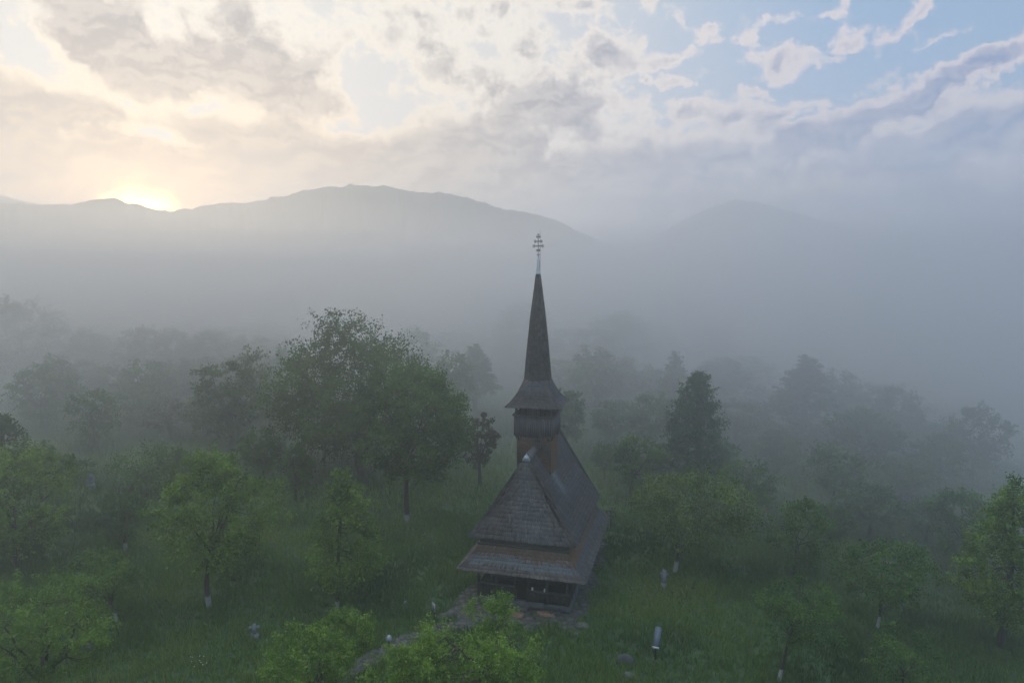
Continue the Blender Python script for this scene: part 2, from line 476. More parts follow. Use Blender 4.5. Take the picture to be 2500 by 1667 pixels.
# ------------------------------------------------------------------ ground sheet and hills
def polar_grid(radii, azs):
    rr, aa = np.meshgrid(radii, azs, indexing='ij')
    return rr * np.sin(aa), rr * np.cos(aa)
def grid_faces(n, m, wrap=False):
    i, j = np.meshgrid(np.arange(n - 1), np.arange(m if wrap else m - 1), indexing='ij')
    j2 = (j + 1) % m
    return np.stack([i * m + j, (i + 1) * m + j, (i + 1) * m + j2, i * m + j2], -1).reshape(-1, 4)
rad = np.concatenate([[.5], np.linspace(4, 160, 79), 160 * 1.08 ** np.arange(1, 42)])
rad = rad[rad < 3900]
azs = np.linspace(-math.pi, math.pi, 361)[:-1]
X, Y = polar_grid(rad, azs)
Z = ground_z(X, Y)
v = np.stack([X, Y, Z], -1).reshape(-1, 3)
tag(link_mesh('ground', np_mesh('ground', v, grid_faces(len(rad), len(azs), True)[:, ::-1], M_GROUND, smooth=True)), kind='structure')

def make_hill(name, dist, depth, line, seed, amp):
    """a forested ridge: line = photo pixels of its crest"""
    pa = np.array([azel(x, y) for x, y in line])
    a = np.arange(pa[0, 0], pa[-1, 0], .09)
    e = np.interp(a, pa[:, 0], pa[:, 1])
    k = np.hanning(9); k /= k.sum()
    e = np.convolve(np.pad(e, 4, 'edge'), k, 'valid')
    crest = CAM_H + dist * np.tan(np.radians(e))
    cols = len(a)
    ts = np.concatenate([np.linspace(0, .86, 10), np.linspace(.9, 1, 5), np.linspace(1.03, 1.9, 10)])
    rows = []
    for t in ts:
        r = dist - depth + depth * t
        prof = math.sin(min(t, 1) * math.pi / 2) ** 1.5 if t <= 1 else max(0.0, 1 - (t - 1) * .9)
        xx = r * np.sin(np.radians(a)); yy = r * np.cos(np.radians(a))
        h = -25 + (crest + 25) * prof
        h = h + (vnoise(xx / 14, yy / 14, seed) * .6 + vnoise(xx / 6, yy / 6, seed + 1) * .4) * amp * (prof > .05)
        h = h + (vnoise(xx / 30, yy / 30, seed + 4) - .5) * 8 * (prof > .05)
        h = h + (vnoise(xx / 160, yy / 160, seed + 2) - .5) * 30 * prof * (1 - prof) * 2
        rows.append(np.stack([xx, yy, h], -1))
    v = np.array(rows).reshape(-1, 3)
    return tag(link_mesh(name, np_mesh(name, v, grid_faces(len(ts), cols)[:, ::-1], M_HILL, smooth=True)), kind='structure')
q = 1.063
L1 = [(-900, 560), (-500, 530), (-200, 500)] + [(x * q, y * q + 3) for x, y in [(0, 477), (150, 479), (215, 467), (270, 464), (300, 473), (340, 486), (400, 492), (440, 488), (500, 475), (560, 472), (600, 469), (640, 459), (700, 444), (760, 435), (830, 432), (880, 433), (920, 443), (960, 448), (1010, 448), (1050, 456), (1100, 469), (1160, 484), (1230, 499), (1290, 519), (1350, 545), (1450, 590), (1560, 640)]]
make_hill('hills', 1500, 520, L1, 5, 10.0)
L2 = [(x * q, y * q) for x, y in [(1380, 600), (1480, 560), (1560, 515), (1640, 478), (1690, 462), (1750, 472), (1850, 502), (1960, 530), (2100, 560), (2352, 585), (2700, 560), (3200, 540)]]
make_hill('far_hills', 2900, 900, L2, 15, 10.0)
L3 = [(-1200, 500), (-600, 478), (-300, 470), (0, 483), (60, 498), (130, 512), (300, 560)]
make_hill('distant_hills', 2500, 600, L3, 25, 9.0)

# ------------------------------------------------------------------ church
CH = (.67, 41.4, 0.0); CYAW = R(-15)
church = empty('wooden_church', CH, CYAW)
tag(church, 'old wooden church with shingled double roof and tall needle spire above an open porch', 'church')
rng = random.Random(7)
def shingles(mb, A, B, C_, D_, sag=0.0, expo=.26, wid=.13, age=lambda s, t: 0.0, deck=True, lift=.055, out=None, bright=.5):
    """rows of single shingles on the patch A,B (lower edge) - C,D (upper edge, D above A)"""
    A, B, C_, D_ = map(Vector, (A, B, C_, D_))
    mid = (B - A) if (B - A).length > (C_ - D_).length else (C_ - D_)
    n = mid.cross(((D_ + C_) - (A + B)) * .5).normalized()
    if out is not None and n.dot(Vector(out)) < 0: n = -n
    if out is None and n.z < 0: n = -n
    def pos(s, t):
        p = A.lerp(B, s).lerp(D_.lerp(C_, s), t)
        return p - n * (sag * 4 * t * (1 - t) * (1.25 - .5 * t))
    ln = ((D_ + C_) * .5 - (A + B) * .5).length
    rows = max(1, int(ln / expo))
    if deck:
        m = 8
        vs = [pos(i / 6, j / m) - n * .03 for j in range(m + 1) for i in range(7)] + [pos(i / 6, j / m) - n * .10 for j in range(m + 1) for i in range(7)]
        o = 7 * (m + 1)
        fs = []
        for j in range(m):
            for i in range(6):
                q0 = j * 7 + i; fs.append((q0, q0 + 1, q0 + 8, q0 + 7)); fs.append((o + q0 + 7, o + q0 + 8, o + q0 + 1, o + q0))
        for i in range(6): fs.append((i, o + i, o + i + 1, i + 1))
        mb.add(vs, fs, tint=.15)
    for r_ in range(rows):
        t0 = r_ / rows; t1 = min(1.0, (r_ + 1.35) / rows)
        w = (pos(1, t0) - pos(0, t0)).length
        w = max(w, (pos(1, t1) - pos(0, t1)).length)
        cols = max(1, int(w / wid))
        off = rng.random()
        rowtint = rng.uniform(-.10, .10)
        for k in range(cols):
            s0 = max(0, (k + (off - .5) * .6) / cols); s1 = min(1, (k + 1 + (off - .5) * .6) / cols)
            if k == 0: s0 = 0
            if k == cols - 1: s1 = 1
            g = (s1 - s0) * .05
            dt = rng.uniform(-.22, .05) / rows
            tb = t0 + dt
            li = lift * rng.uniform(.7, 1.3)
            a = pos(s0 + g, tb) + n * li; b = pos(s1 - g, tb) + n * li
            m_ = pos((s0 + s1) / 2, tb - .10 / rows) + n * li
            c_ = pos(s1 - g, t1) + n * .004; d_ = pos(s0 + g, t1) + n * .004
            a2 = a - n * .022; b2 = b - n * .022; m2 = m_ - n * .022
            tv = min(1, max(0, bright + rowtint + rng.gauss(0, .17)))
            ag = age((s0 + s1) / 2, t0) + rng.uniform(-.12, .12)
            mb.add([a, m_, b, c_, d_, a2, m2, b2], [(0, 1, 2, 3, 4), (0, 5, 6, 1), (1, 6, 7, 2)], tint=tv, age=ag)

# upper roof
EZ, RZ, EU, V0, V1 = 4.5, 9.7, 3.45, -.45, 10.0
mb = MB()
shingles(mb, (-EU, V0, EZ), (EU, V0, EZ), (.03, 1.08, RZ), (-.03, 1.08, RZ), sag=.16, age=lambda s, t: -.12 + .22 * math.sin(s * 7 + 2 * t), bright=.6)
def side_age(s, t):   # pale runoff fan below the tower corner
    k = math.exp(-((s - (.30 + .10 * (1 - t))) / .055) ** 2) * float(smooth01(.25, .5, t)) * float(smooth01(.92, .8, t))
    return -.9 * k
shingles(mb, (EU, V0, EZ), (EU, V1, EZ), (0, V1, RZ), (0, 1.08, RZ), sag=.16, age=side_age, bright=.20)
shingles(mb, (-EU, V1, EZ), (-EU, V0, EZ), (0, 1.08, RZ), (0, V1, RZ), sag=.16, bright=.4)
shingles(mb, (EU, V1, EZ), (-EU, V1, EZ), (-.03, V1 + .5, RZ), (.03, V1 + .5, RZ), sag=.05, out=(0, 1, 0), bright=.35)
# little hip ends of the sanctuary
ap = [(2.6, 10.1, 4.2), (2.6, 12.0, 4.2), (1.3, 13.2, 4.2), (-1.3, 13.2, 4.2), (-2.6, 12.0, 4.2), (-2.6, 10.1, 4.2)]
tp = [(0, 10.1, 8.2), (0, 12.0, 8.2)]
shingles(mb, ap[0], ap[1], tp[1], tp[0], sag=.1, bright=.35)
for i in (1, 2, 3): shingles(mb, ap[i], ap[i + 1], tp[1], tp[1], sag=.1, bright=.35)
shingles(mb, ap[4], ap[5], tp[0], tp[1], sag=.1, bright=.35)
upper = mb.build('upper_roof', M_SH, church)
# ridge boards
mb = MB()
for sgn in (-1, 1):
    mb.hexa([(sgn * .02, .95, RZ + .02), (sgn * .26, 1.0, RZ - .33), (sgn * .26, V1, RZ - .33), (sgn * .02, V1, RZ + .02), (sgn * .02, .95, RZ + .07), (sgn * .29, 1.0, RZ - .29), (sgn * .29, V1, RZ - .29), (sgn * .02, V1, RZ + .07)], tint=.4)
mb.build('ridge_board', M_SH, upper)
# pale metal cap on the front peak
mb = MB()
apx = Vector((0, 1.04, RZ + .10))
ring = [(-.27, .86, RZ - .45), (.23, .86, RZ - .45), (.27, 1.10, RZ - .30), (-.27, 1.10, RZ - .30)]
mb.add([apx] + ring, [(0, 1, 2), (0, 2, 3), (0, 3, 4), (0, 4, 1), (4, 3, 2, 1)])
mb.build('ridge_cap', M_CAP, upper)

# lower roof
LZ, LU, LV0, LV1, TZ, TU = 2.45, 4.12, -.9, 11.0, 3.88, 2.83
mb = MB()
def low_age(s, t):
    n_ = rng.uniform(-.09, .09) + .05 * math.sin(s * 6)
    if t > .58 + n_: return .55
    if t > .22 + n_ * .6: return -.62
    return .10
shingles(mb, (-LU, LV0, LZ), (LU, LV0, LZ), (TU, 0, TZ), (-TU, 0, TZ), sag=.13, age=low_age, expo=.2)
def low_age_r(s, t):
    if t > .55: return .8 * (1 - s) + .15
    return -.2 if t > .3 else .0
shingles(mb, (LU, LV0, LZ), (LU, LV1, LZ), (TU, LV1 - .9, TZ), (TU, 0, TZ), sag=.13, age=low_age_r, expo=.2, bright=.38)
shingles(mb, (-LU, LV1, LZ), (-LU, LV0, LZ), (-TU, 0, TZ), (-TU, LV1 - .9, TZ), sag=.13, age=lambda s, t: .7 if t > .5 else 0, expo=.2)
lp = [(LU, LV1, LZ), (3.1, 12.6, LZ), (1.6, 14.2, LZ), (-1.6, 14.2, LZ), (-3.1, 12.6, LZ), (-LU, LV1, LZ)]
lt = [(TU, LV1 - .9, TZ), (2.2, 11.9, TZ), (1.1, 13.0, TZ), (-1.1, 13.0, TZ), (-2.2, 11.9, TZ), (-TU, LV1 - .9, TZ)]
for i in range(5): shingles(mb, lp[i], lp[i + 1], lt[i + 1], lt[i], sag=.08, expo=.2, bright=.38)
mb.build('lower_roof', M_SH, church)

# log walls behind the porch and between the two roofs
mb = MB()
def logs(u0, u1, v0, v1, z0, z1, step=.27):
    z = z0
    while z < z1 - .02:
        z2 = min(z + step - .02, z1)
        mb.box(u0, u1, v0, v1, z, z2, tint=rng.uniform(.2, .8)); z += step
    mb.box(u0 + .03, u1 - .03, v0 + .03, v1 - .03, z0, z1, tint=.1)
logs(-2.78, 2.78, 2.6, 2.84, .45, 4.5)
logs(-2.80, -2.56, 2.86, 10.6, .45, 4.5)
logs(2.56, 2.80, 2.86, 10.6, .45, 4.5)
logs(-2.54, 2.54, 10.3, 10.54, .45, 4.4)
for i in range(5):
    a, b = (lt[i][0] * .93, lt[i][1] - .1), (lt[i + 1][0] * .93, lt[i + 1][1] - .1)
    mb.bar((a[0], a[1], 2.3), (b[0], b[1], 2.3), .2, 3.6, tint=.4)
mb.build('wall', M_LOG, church)
mb = MB()
logs(-2.80, 2.80, .02, .24, 3.75, 4.42, .22)
for sgn in (-1, 1): logs(sgn * 2.69 - .11, sgn * 2.69 + .11, .26, 2.58, 3.75, 4.42, .22)
mb.bar((-2.95, -.03, 3.97), (2.95, -.03, 3.97), .12, .12, tint=.9)
mb.bar((-2.9, -.01, 4.22), (2.9, -.01, 4.22), .07, .05, tint=.6)
mb.build('gallery_wall', M_BEAM, church)
# foundation
mb = MB()
x = -3.0
while x < 2.95:
    w = rng.uniform(.7, 1.3); x2 = min(3.0, x + w)
    mb.box(x + .01, x2 - .01, -.04, .20, -.1, .44 + rng.uniform(-.01, .01), tint=rng.uniform(.3, .7)); x = x2
for sgn in (-1, 1):
    y = .22
    while y < 10.9:
        w = rng.uniform(.8, 1.5); y2 = min(11.0, y + w)
        mb.box(sgn * 2.9 - .14, sgn * 2.9 + .14, y + .01, y2 - .01, -.6, .44, tint=rng.uniform(.2, .7)); y = y2
mb.build('foundation', M_SILL, church)
mb = MB()
mb.box(-2.75, 2.75, .21, 10.5, .34, .47, tint=.3)
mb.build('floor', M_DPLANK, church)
# porch
mb = MB()
def planks(mb, u0, u1, v_, z0, z1, wid=.16, axis='u', jag=.0, thick=.035):
    u = u0
    while u < u1 - .03:
        w = min(wid * rng.uniform(.85, 1.15), u1 - u)
        zz = z0 - jag * rng.random(); tt = rng.random() * .8 + .1
        if axis == 'u': mb.box(u + .006, u + w - .006, v_ - thick / 2, v_ + thick / 2, zz, z1, tint=tt)
        else: mb.box(v_ - thick / 2, v_ + thick / 2, u + .006, u + w - .006, zz, z1, tint=tt)
        u += w
for args, ax_ in (((-2.9, -.55, .06, .46, 1.30), 'u'), ((.35, 2.9, .06, .46, 1.12), 'u'), ((.1, 2.6, -2.93, .46, 1.25), 'v'), ((.1, 2.6, 2.93, .46, 1.15), 'v')):
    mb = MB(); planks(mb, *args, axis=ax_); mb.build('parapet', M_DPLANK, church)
mb = MB()
mb.bar((-3.0, .05, 1.34), (-.5, .05, 1.34), .14, .09, tint=.7)
mb.build('porch_rail', M_BEAM, church); mb = MB()
mb.bar((.3, .05, 1.17), (3.0, .05, 1.17), .14, .09, tint=.5)
mb.build('porch_rail', M_BEAM, church)
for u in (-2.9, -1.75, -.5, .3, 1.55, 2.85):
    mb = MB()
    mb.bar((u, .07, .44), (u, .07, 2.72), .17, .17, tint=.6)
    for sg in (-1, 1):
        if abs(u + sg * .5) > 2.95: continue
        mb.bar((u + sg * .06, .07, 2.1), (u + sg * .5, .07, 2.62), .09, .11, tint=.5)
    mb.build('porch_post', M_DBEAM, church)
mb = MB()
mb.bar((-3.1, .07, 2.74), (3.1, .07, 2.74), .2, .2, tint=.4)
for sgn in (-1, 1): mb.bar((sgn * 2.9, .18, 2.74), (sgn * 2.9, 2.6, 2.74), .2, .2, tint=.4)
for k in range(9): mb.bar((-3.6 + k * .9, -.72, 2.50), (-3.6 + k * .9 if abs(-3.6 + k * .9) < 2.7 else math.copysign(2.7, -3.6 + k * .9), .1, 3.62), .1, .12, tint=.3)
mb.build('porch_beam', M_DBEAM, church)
# door and the small pale things on the parapet
mb = MB(); mb.box(-.55, .55, 2.52, 2.59, .47, 2.3, tint=.4)
for k in range(4): mb.box(-.5 + k * .26, -.28 + k * .26, 2.49, 2.52, .55, 2.25, tint=.3 + .1 * k)
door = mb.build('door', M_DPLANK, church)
mb = MB()
for k, (u0, u1, v0, z0) in enumerate([(-.5, .35, -.42, .0), (-.5, .35, -.18, .2)]): mb.box(u0, u1, v0, v0 + .36, -.05, .17 + z0, tint=.5)
mb.build('step', M_STONE, church)

# tower
TC = 4.1
mb = MB()
hw = 1.14
cs = [(-hw, TC - hw), (hw, TC - hw), (hw, TC + hw), (-hw, TC + hw)]
mb.box(-hw + .04, hw - .04, TC - hw + .04, TC + hw - .04, 5.5, 10.5, tint=.3)
for i in range(4):
    a = cs[i]; b = cs[(i + 1) % 4]
    o = ((a[0] + b[0]) / 2, (a[1] + b[1]) / 2 - TC, 0)
    ag = (lambda s, t: .45 + .3 * math.sin(6 * s + 9 * t)) if i == 0 else (lambda s, t: .95)
    shingles(mb, (a[0], a[1], 7.4), (b[0], b[1], 7.4), (b[0], b[1], 10.48), (a[0], a[1], 10.48), out=o, age=ag, deck=False, lift=.03, expo=.22)
shaft = mb.build('tower_shaft', M_TSH, church)
gal = None
mb = MB()
gh = 1.30
planks(mb, -gh, gh, TC - gh, 10.48, 11.72, .15, 'u', .10, .04)
planks(mb, -gh, gh, TC + gh, 10.48, 11.72, .15, 'u', .10, .04)
planks(mb, TC - gh, TC + gh, gh, 10.48, 11.72, .15, 'v', .10, .04)
planks(mb, TC - gh, TC + gh, -gh, 10.48, 11.72, .15, 'v', .10, .04)
gal = mb.build('bell_gallery', M_PLANK, church)
mb = MB()
gr = 1.36
for i in range(4):
    cc_ = [(-gr, TC - gr), (gr, TC - gr), (gr, TC + gr), (-gr, TC + gr)]
    a = cc_[i]; b = cc_[(i + 1) % 4]
    z = 11.76 if i % 2 == 0 else 11.763
    sh = .06 if i % 2 else .0
    mb.bar((a[0], a[1] + (sh if i == 1 else -sh), z), (b[0], b[1] + (-sh if i == 1 else sh), z), .13, .08, tint=.6)
mb.build('rail', M_BEAM, gal)
mb = MB(); mb.box(-1.24, 1.24, TC - 1.24, TC + 1.24, 10.50, 10.60, tint=.2); mb.build('gallery_floor', M_DPLANK, gal)
for i in range(4): # corbels under the gallery
    for k in (-1, 1):
        mb = MB()
        if i < 2: mb.bar((k * 1.0, TC + (i * 2 - 1) * 1.12, 10.1), (k * 1.0, TC + (i * 2 - 1) * 1.27, 10.44), .12, .14, tint=.3)
        else: mb.bar(((i * 2 - 5) * 1.12, TC + k * 1.0, 10.1), ((i * 2 - 5) * 1.27, TC + k * 1.0, 10.44), .12, .14, tint=.3)
        mb.build('corbel', M_LOG, gal)
mb = MB(); mb.bar((-1.2, TC - 1.24, 10.42), (1.2, TC - 1.24, 10.42), .10, .10, tint=.5); mb.build('floor_beam', M_LOG, gal)
for (a, b) in [(-1.18, -1.18), (0, -1.18), (1.18, -1.18), (1.18, 0), (1.18, 1.18), (0, 1.18), (-1.18, 1.18), (-1.18, 0)]:
    mb = MB()
    mb.bar((a, TC + b, 10.6), (a, TC + b, 12.46), .15, .15, tint=.6)
    dirs = [(1, 0), (-1, 0)] if abs(b) > 1 else []
    if abs(a) > 1: dirs += [(0, 1), (0, -1)]
    for dx, dy in dirs:
        if abs(a + dx * .4) > 1.2 or abs(b + dy * .4) > 1.2: continue
        mb.bar((a + dx * .07, TC + b + dy * .07, 12.22), (a + dx * .22, TC + b + dy * .22, 12.42), .07, .08, tint=.5)
    mb.build('gallery_post', M_DBEAM if b > -1 else M_BEAM, gal)  # side and rear posts take the darker wood, shade put into its colour
# tower roof: square eave to octagon
mb = MB()
eh, ez, oz = 1.80, 12.36, 14.05
oa = .84; ok = oa * math.tan(math.pi / 8)
E4 = [(-eh, TC - eh, ez), (eh, TC - eh, ez), (eh, TC + eh, ez), (-eh, TC + eh, ez)]
def octo(a, z):
    k = a * math.tan(math.pi / 8)
    return [(-k, TC - a, z), (k, TC - a, z), (a, TC - k, z), (a, TC + k, z), (k, TC + a, z), (-k, TC + a, z), (-a, TC + k, z), (-a, TC - k, z)]
O8 = octo(oa, oz)
for i in range(4):
    a = Vector(E4[i]); b = Vector(E4[(i + 1) % 4])
    p = O8[2 * i]; q_ = O8[2 * i + 1]
    mid = (a + b) * .5 - Vector((0, TC, 0)); 
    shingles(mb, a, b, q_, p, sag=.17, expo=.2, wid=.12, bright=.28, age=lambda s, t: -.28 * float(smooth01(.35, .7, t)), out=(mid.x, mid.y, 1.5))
    c0 = Vector(E4[(i + 1) % 4]); o0 = O8[2 * i + 1]; o1 = O8[(2 * i + 2) % 8]
    d = Vector((c0.x, c0.y - TC, 1.5))
    shingles(mb, c0 - Vector((.01, .01, 0)), c0 + Vector((.01, .01, 0)), o1, o0, sag=.17, expo=.2, wid=.12, bright=.35, deck=True, out=d)
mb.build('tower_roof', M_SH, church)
mb = MB()
levels = [(14.0, .86), (16.2, .68), (18.4, .46), (19.9, .28), (21.06, .14)]
for (z0, a0), (z1, a1) in zip(levels[:-1], levels[1:]):
    P_, Q_ = octo(a0, z0), octo(a1, z1)
    for i in range(8):
        j = (i + 1) % 8
        if i % 1 == 0:
            m_ = (Vector(P_[i]) + Vector(P_[j])) * .5 - Vector((0, TC, z0))
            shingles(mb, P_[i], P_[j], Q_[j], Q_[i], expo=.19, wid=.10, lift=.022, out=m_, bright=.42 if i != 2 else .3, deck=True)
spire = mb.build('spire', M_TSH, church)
mb = MB(); mb.lathe([(.17, 21.02), (.16, 21.1), (.115, 21.5), (.075, 22.0), (.05, 22.1)], 12, (0, TC, 0))
mb.build('spire_cap', M_METAL, spire, smooth=True)
def cross_mesh(mb, x, y, z0, k=1.0, r=.02, full=True):
    def P(u, z): return (x + u * k, y, z0 + z * k)
    mb.tube([P(0, 0), P(0, 1.6)], r, 6)
    def trefoil(u, z, s, d):
        for (du, dz) in ((d * s, 0), (0, s), (0, -s)):
            cx_, cz_ = u + du * .9, z + dz * .9
            n = 8
            pts = [P(cx_ + s * .5 * math.cos(2 * math.pi * j / n), cz_ + s * .5 * math.sin(2 * math.pi * j / n)) for j in range(n + 1)]
            mb.tube(pts, r * .6, 4, cap=False)
    arms = [(.84, .28, .075), (1.14, .20, .065), (1.44, .09, .045), (.56, .08, .045)] if full else [(1.0, .35, .09)]
    for z, hwid, s in arms:
        mb.tube([P(-hwid, z - .015), P(hwid, z - .015)], r * .8, 5); mb.tube([P(-hwid, z + .03), P(hwid, z + .03)], r * .6, 5)
        trefoil(-hwid, z, s, -1); trefoil(hwid, z, s, 1)
    for (du, dz) in ((0, 1.60), ):
        pts = [P(.05 * math.cos(2 * math.pi * j / 8), dz + .05 * math.sin(2 * math.pi * j / 8)) for j in range(9)]
        mb.tube(pts, r * .6, 4, cap=False)
    if full:
        pts = [P(.11 * math.cos(math.pi + math.pi * j / 8), .34 + .10 * math.sin(math.pi + math.pi * j / 8)) for j in range(9)]
        mb.tube(pts, [r * .4, r * .7, r, r, r, r, r, r * .7, r * .4], 5)
        mb.lathe([(.02, -.12), (.055, -.05), (.045, .05), (.02, .12)], 8, (x, y, z0 + .0))
mb = MB(); cross_mesh(mb, 0, TC, 22.02, 1.0, .024)
mb.build('cross', M_IRON, spire)
mb = MB(); mb.tube([(.13, TC - .02, 21.2), (.125, TC - .02, 22.6), (.13, TC - .02, 23.86)], [.016, .016, .008], 6); mb.tube([(.06, TC - .01, 21.9), (.13, TC - .02, 21.9)], .012, 5)
mb.build('lightning_rod', M_IRON, spire)
mb = MB(); cross_mesh(mb, 0, 12.0, 8.15, .95, .022, False)
mb.build('cross', M_IRON, upper)

# things left on the porch rail
def on_church(u, v_, z): 
    return Vector(CH) + Matrix.Rotation(CYAW, 3, 'Z') @ Vector((u, v_, z))
for k, (u, lab) in enumerate([(.62, 'small white lantern at the left end of the porch rail'), (1.42, 'small white lantern halfway along the right porch rail')]):
    z = 1.22
    t = empty('lantern', on_church(u, .05, z), CYAW)
    tag(t, lab, 'lantern', 'white lanterns on the porch rail')
    mb = MB(); mb.lathe([(.05, 0), (.07, .03), (.075, .14), (.05, .17), (.02, .2)], 10); mb.build('lantern_body', M_WHITE, t)
    mb = MB(); mb.tube([(-.05, 0, .17), (-.03, 0, .25), (.03, 0, .25), (.05, 0, .17)], .008, 5); mb.build('handle', M_IRON, t)

# ------------------------------------------------------------------ paving and paths
def slabs(poly_fn, u0, u1, v0, v1, step, z, seed, hole=.0, frame=None, thick=.06):
    """loose flagstones on a jittered grid; each an irregular low polygon"""
    mb = MB(); rr = random.Random(seed)
    nx = int((u1 - u0) / step); ny = int((v1 - v0) / step)
    for i in range(nx):
        for j in range(ny):
            cu = u0 + (i + .5 + rr.uniform(-.18, .18) + (.5 if j % 2 else 0)) * step; cv = v0 + (j + .5 + rr.uniform(-.18, .18)) * step
            if not poly_fn(cu, cv) or rr.random() < hole: continue
            n = rr.randint(5, 7); rad_ = step * rr.uniform(.42, .56); ph = rr.random() * 6
            top = []; bot = []
            tilt = rr.uniform(-.03, .03); tilt2 = rr.uniform(-.03, .03); hh = rr.uniform(0, .03)
            for q_ in range(n):
                a = ph + 2 * math.pi * q_ / n; r_ = rad_ * rr.uniform(.82, 1.1)
                px_, py_ = cu + r_ * math.cos(a), cv + r_ * math.sin(a)
                if frame is not None: w = frame(px_, py_)
                else: w = (px_, py_)
                zz = float(ground_z(w[0], w[1])) + z + hh + tilt * math.cos(a) + tilt2 * math.sin(a)
                top.append((w[0], w[1], zz)); bot.append((w[0], w[1], zz - thick - .05))
            mb.add(bot + top, [tuple(range(n, 2 * n))] + [(q_, (q_ + 1) % n, n + (q_ + 1) % n, n + q_) for q_ in range(n)], tint=rr.uniform(.1, .9))
    return mb
cf = lambda u, v_: tuple(on_church(u, v_, 0))[:2]
def pav(u, v_):
    if abs(u) < 3.0 and v_ > -.05 and v_ < 11: return False
    if u > 0: return u < 3.95 + .3 * math.sin(v_ * 1.7) and v_ > -2.0 - .5 * math.sin(u * 2) and v_ < 11.5 and (v_ > -.6 or u < 5.0)
    # terrace on the left: widens towards the front
    return u > -3.6 - .9 * float(smooth01(6, -1, v_)) - .2 * math.sin(v_ * 2) and v_ > -2.6 + .3 * math.sin(u * 3) and v_ < 9
tag(slabs(pav, -6, 6, -4, 12, .52, .03, 3, .10, cf).build('stone_paving', M_STONE), kind='structure')
# sheet of trodden earth below the slabs
mb = MB()
def sheet(pts, z, name, mat):
    n = len(pts); m = MB(); w = [(*p, float(ground_z(*p)) + z) for p in pts]; m.add(w, [tuple(range(n))], tint=.5)
    return m.build(name, mat)
def earth_mat():
    m, nt, bs = mat_new('trodden_earth'); n = mnoise(nt, 2.5, 6, .7)
    nt.links.new(ramp(nt, n, [(.3, (.035, .035, .028)), (.7, (.09, .088, .075))]), bs.inputs['Base Color']); bs.inputs['Roughness'].default_value = .95
    bump(nt, bs, n, .6, .08); return m
M_EARTH = earth_mat()
tag(sheet([cf(u, v_) for u, v_ in [(-4.5, -2.2), (-1.5, -2.2), (1, -2.0), (3.6, -1.6), (3.9, -.6), (3.9, 4), (3.9, 11), (2, 11.5), (-3.6, 9), (-3.7, 5), (-4.3, 1)]], .012, 'yard', M_EARTH), kind='structure')
# footpath from the lower left to the yard
pth = [(-10.5, 31.5), (-9.0, 34.0), (-7.6, 35.8), (-6.2, 37.4), (-4.6, 38.6), (-2.6, 39.4)]
def path_d(x, y):
    best = 9e9
    for (ax, ay), (bx, by) in zip(pth[:-1], pth[1:]):
        vx, vy = bx - ax, by - ay; t = np.clip(((x - ax) * vx + (y - ay) * vy) / (vx * vx + vy * vy), 0, 1)
        best = np.minimum(best, np.hypot(x - ax - t * vx, y - ay - t * vy))
    return best
pl, pr = [], []
for i, (x, y) in enumerate(pth):
    a = pth[max(0, i - 1)]; b = pth[min(len(pth) - 1, i + 1)]
    d = Vector((b[0] - a[0], b[1] - a[1])).normalized(); nrm = Vector((-d.y, d.x)) * .62
    pl.append((x + nrm.x, y + nrm.y)); pr.append((x - nrm.x, y - nrm.y))
tag(sheet(pl + pr[::-1], .016, 'path', M_EARTH), kind='structure')
tag(slabs(lambda x, y: path_d(x, y) < .55, -12, 0, 30, 41, .40, .035, 9, .04).build('path_stones', M_STONE), kind='structure')

# reddish slabs in front of the porch
for k, (u, v_, w, d, lab) in enumerate([(1.55, -.55, 1.1, .45, 'long reddish stone slab lying against the porch front on the right'), (-.05, -1.1, .8, .5, 'reddish stone slab lying before the porch steps')]):
    mb = MB(); n = 9
    top = [(w / 2 * math.cos(2 * math.pi * i / n) * rng.uniform(.85, 1.1), d / 2 * math.sin(2 * math.pi * i / n) * rng.uniform(.85, 1.1), .20 + rng.uniform(-.02, .02)) for i in range(n)]
    bot = [(x * 1.05, y * 1.05, -.1) for x, y, z in top]
    mb.add(bot + top, [tuple(range(n, 2 * n))] + [(i, (i + 1) % n, n + (i + 1) % n, n + i) for i in range(n)])
    o = mb.build('stone_slab', M_RSTONE); o.location = on_church(u, v_, 0); o.rotation_euler = (0, 0, CYAW)
    tag(o, lab, 'stone slab')

# ------------------------------------------------------------------ small things in the meadow
def place(px, py):
    d = pxdir(px, py); t = -CAM_H / d.z
    for _ in range(4):
        z = float(ground_z(d.x * t, d.y * t)); t = (z - CAM_H) / d.z
    return Vector((d.x * t, d.y * t, z))
# tilted panel on a post
p = place(1600, 1612)
t = empty('panel_stand', p, R(-14)); tag(t, 'long tilted blue grey panel on a dark post in the grass right of the church', 'panel stand')
mb = MB()
A = Vector((0, -.10, .80)); B_ = Vector((.12, .75, 1.55))
mb.bar(A, B_, .34, .04); mb.build('panel', M_PANEL, t)
mb = MB(); mb.bar(A + Vector((-.0, -.03, -.02)), A + Vector((.01, .03, .035)), .36, .07); mb.build('panel_lip', M_SIGN, t)
mb = MB(); mb.bar((0, .12, -.1), (0, .12, .98), .10, .10); mb.bar((0, .12, .7), (.08, .50, 1.28), .05, .05); mb.build('post', M_DARKM, t)
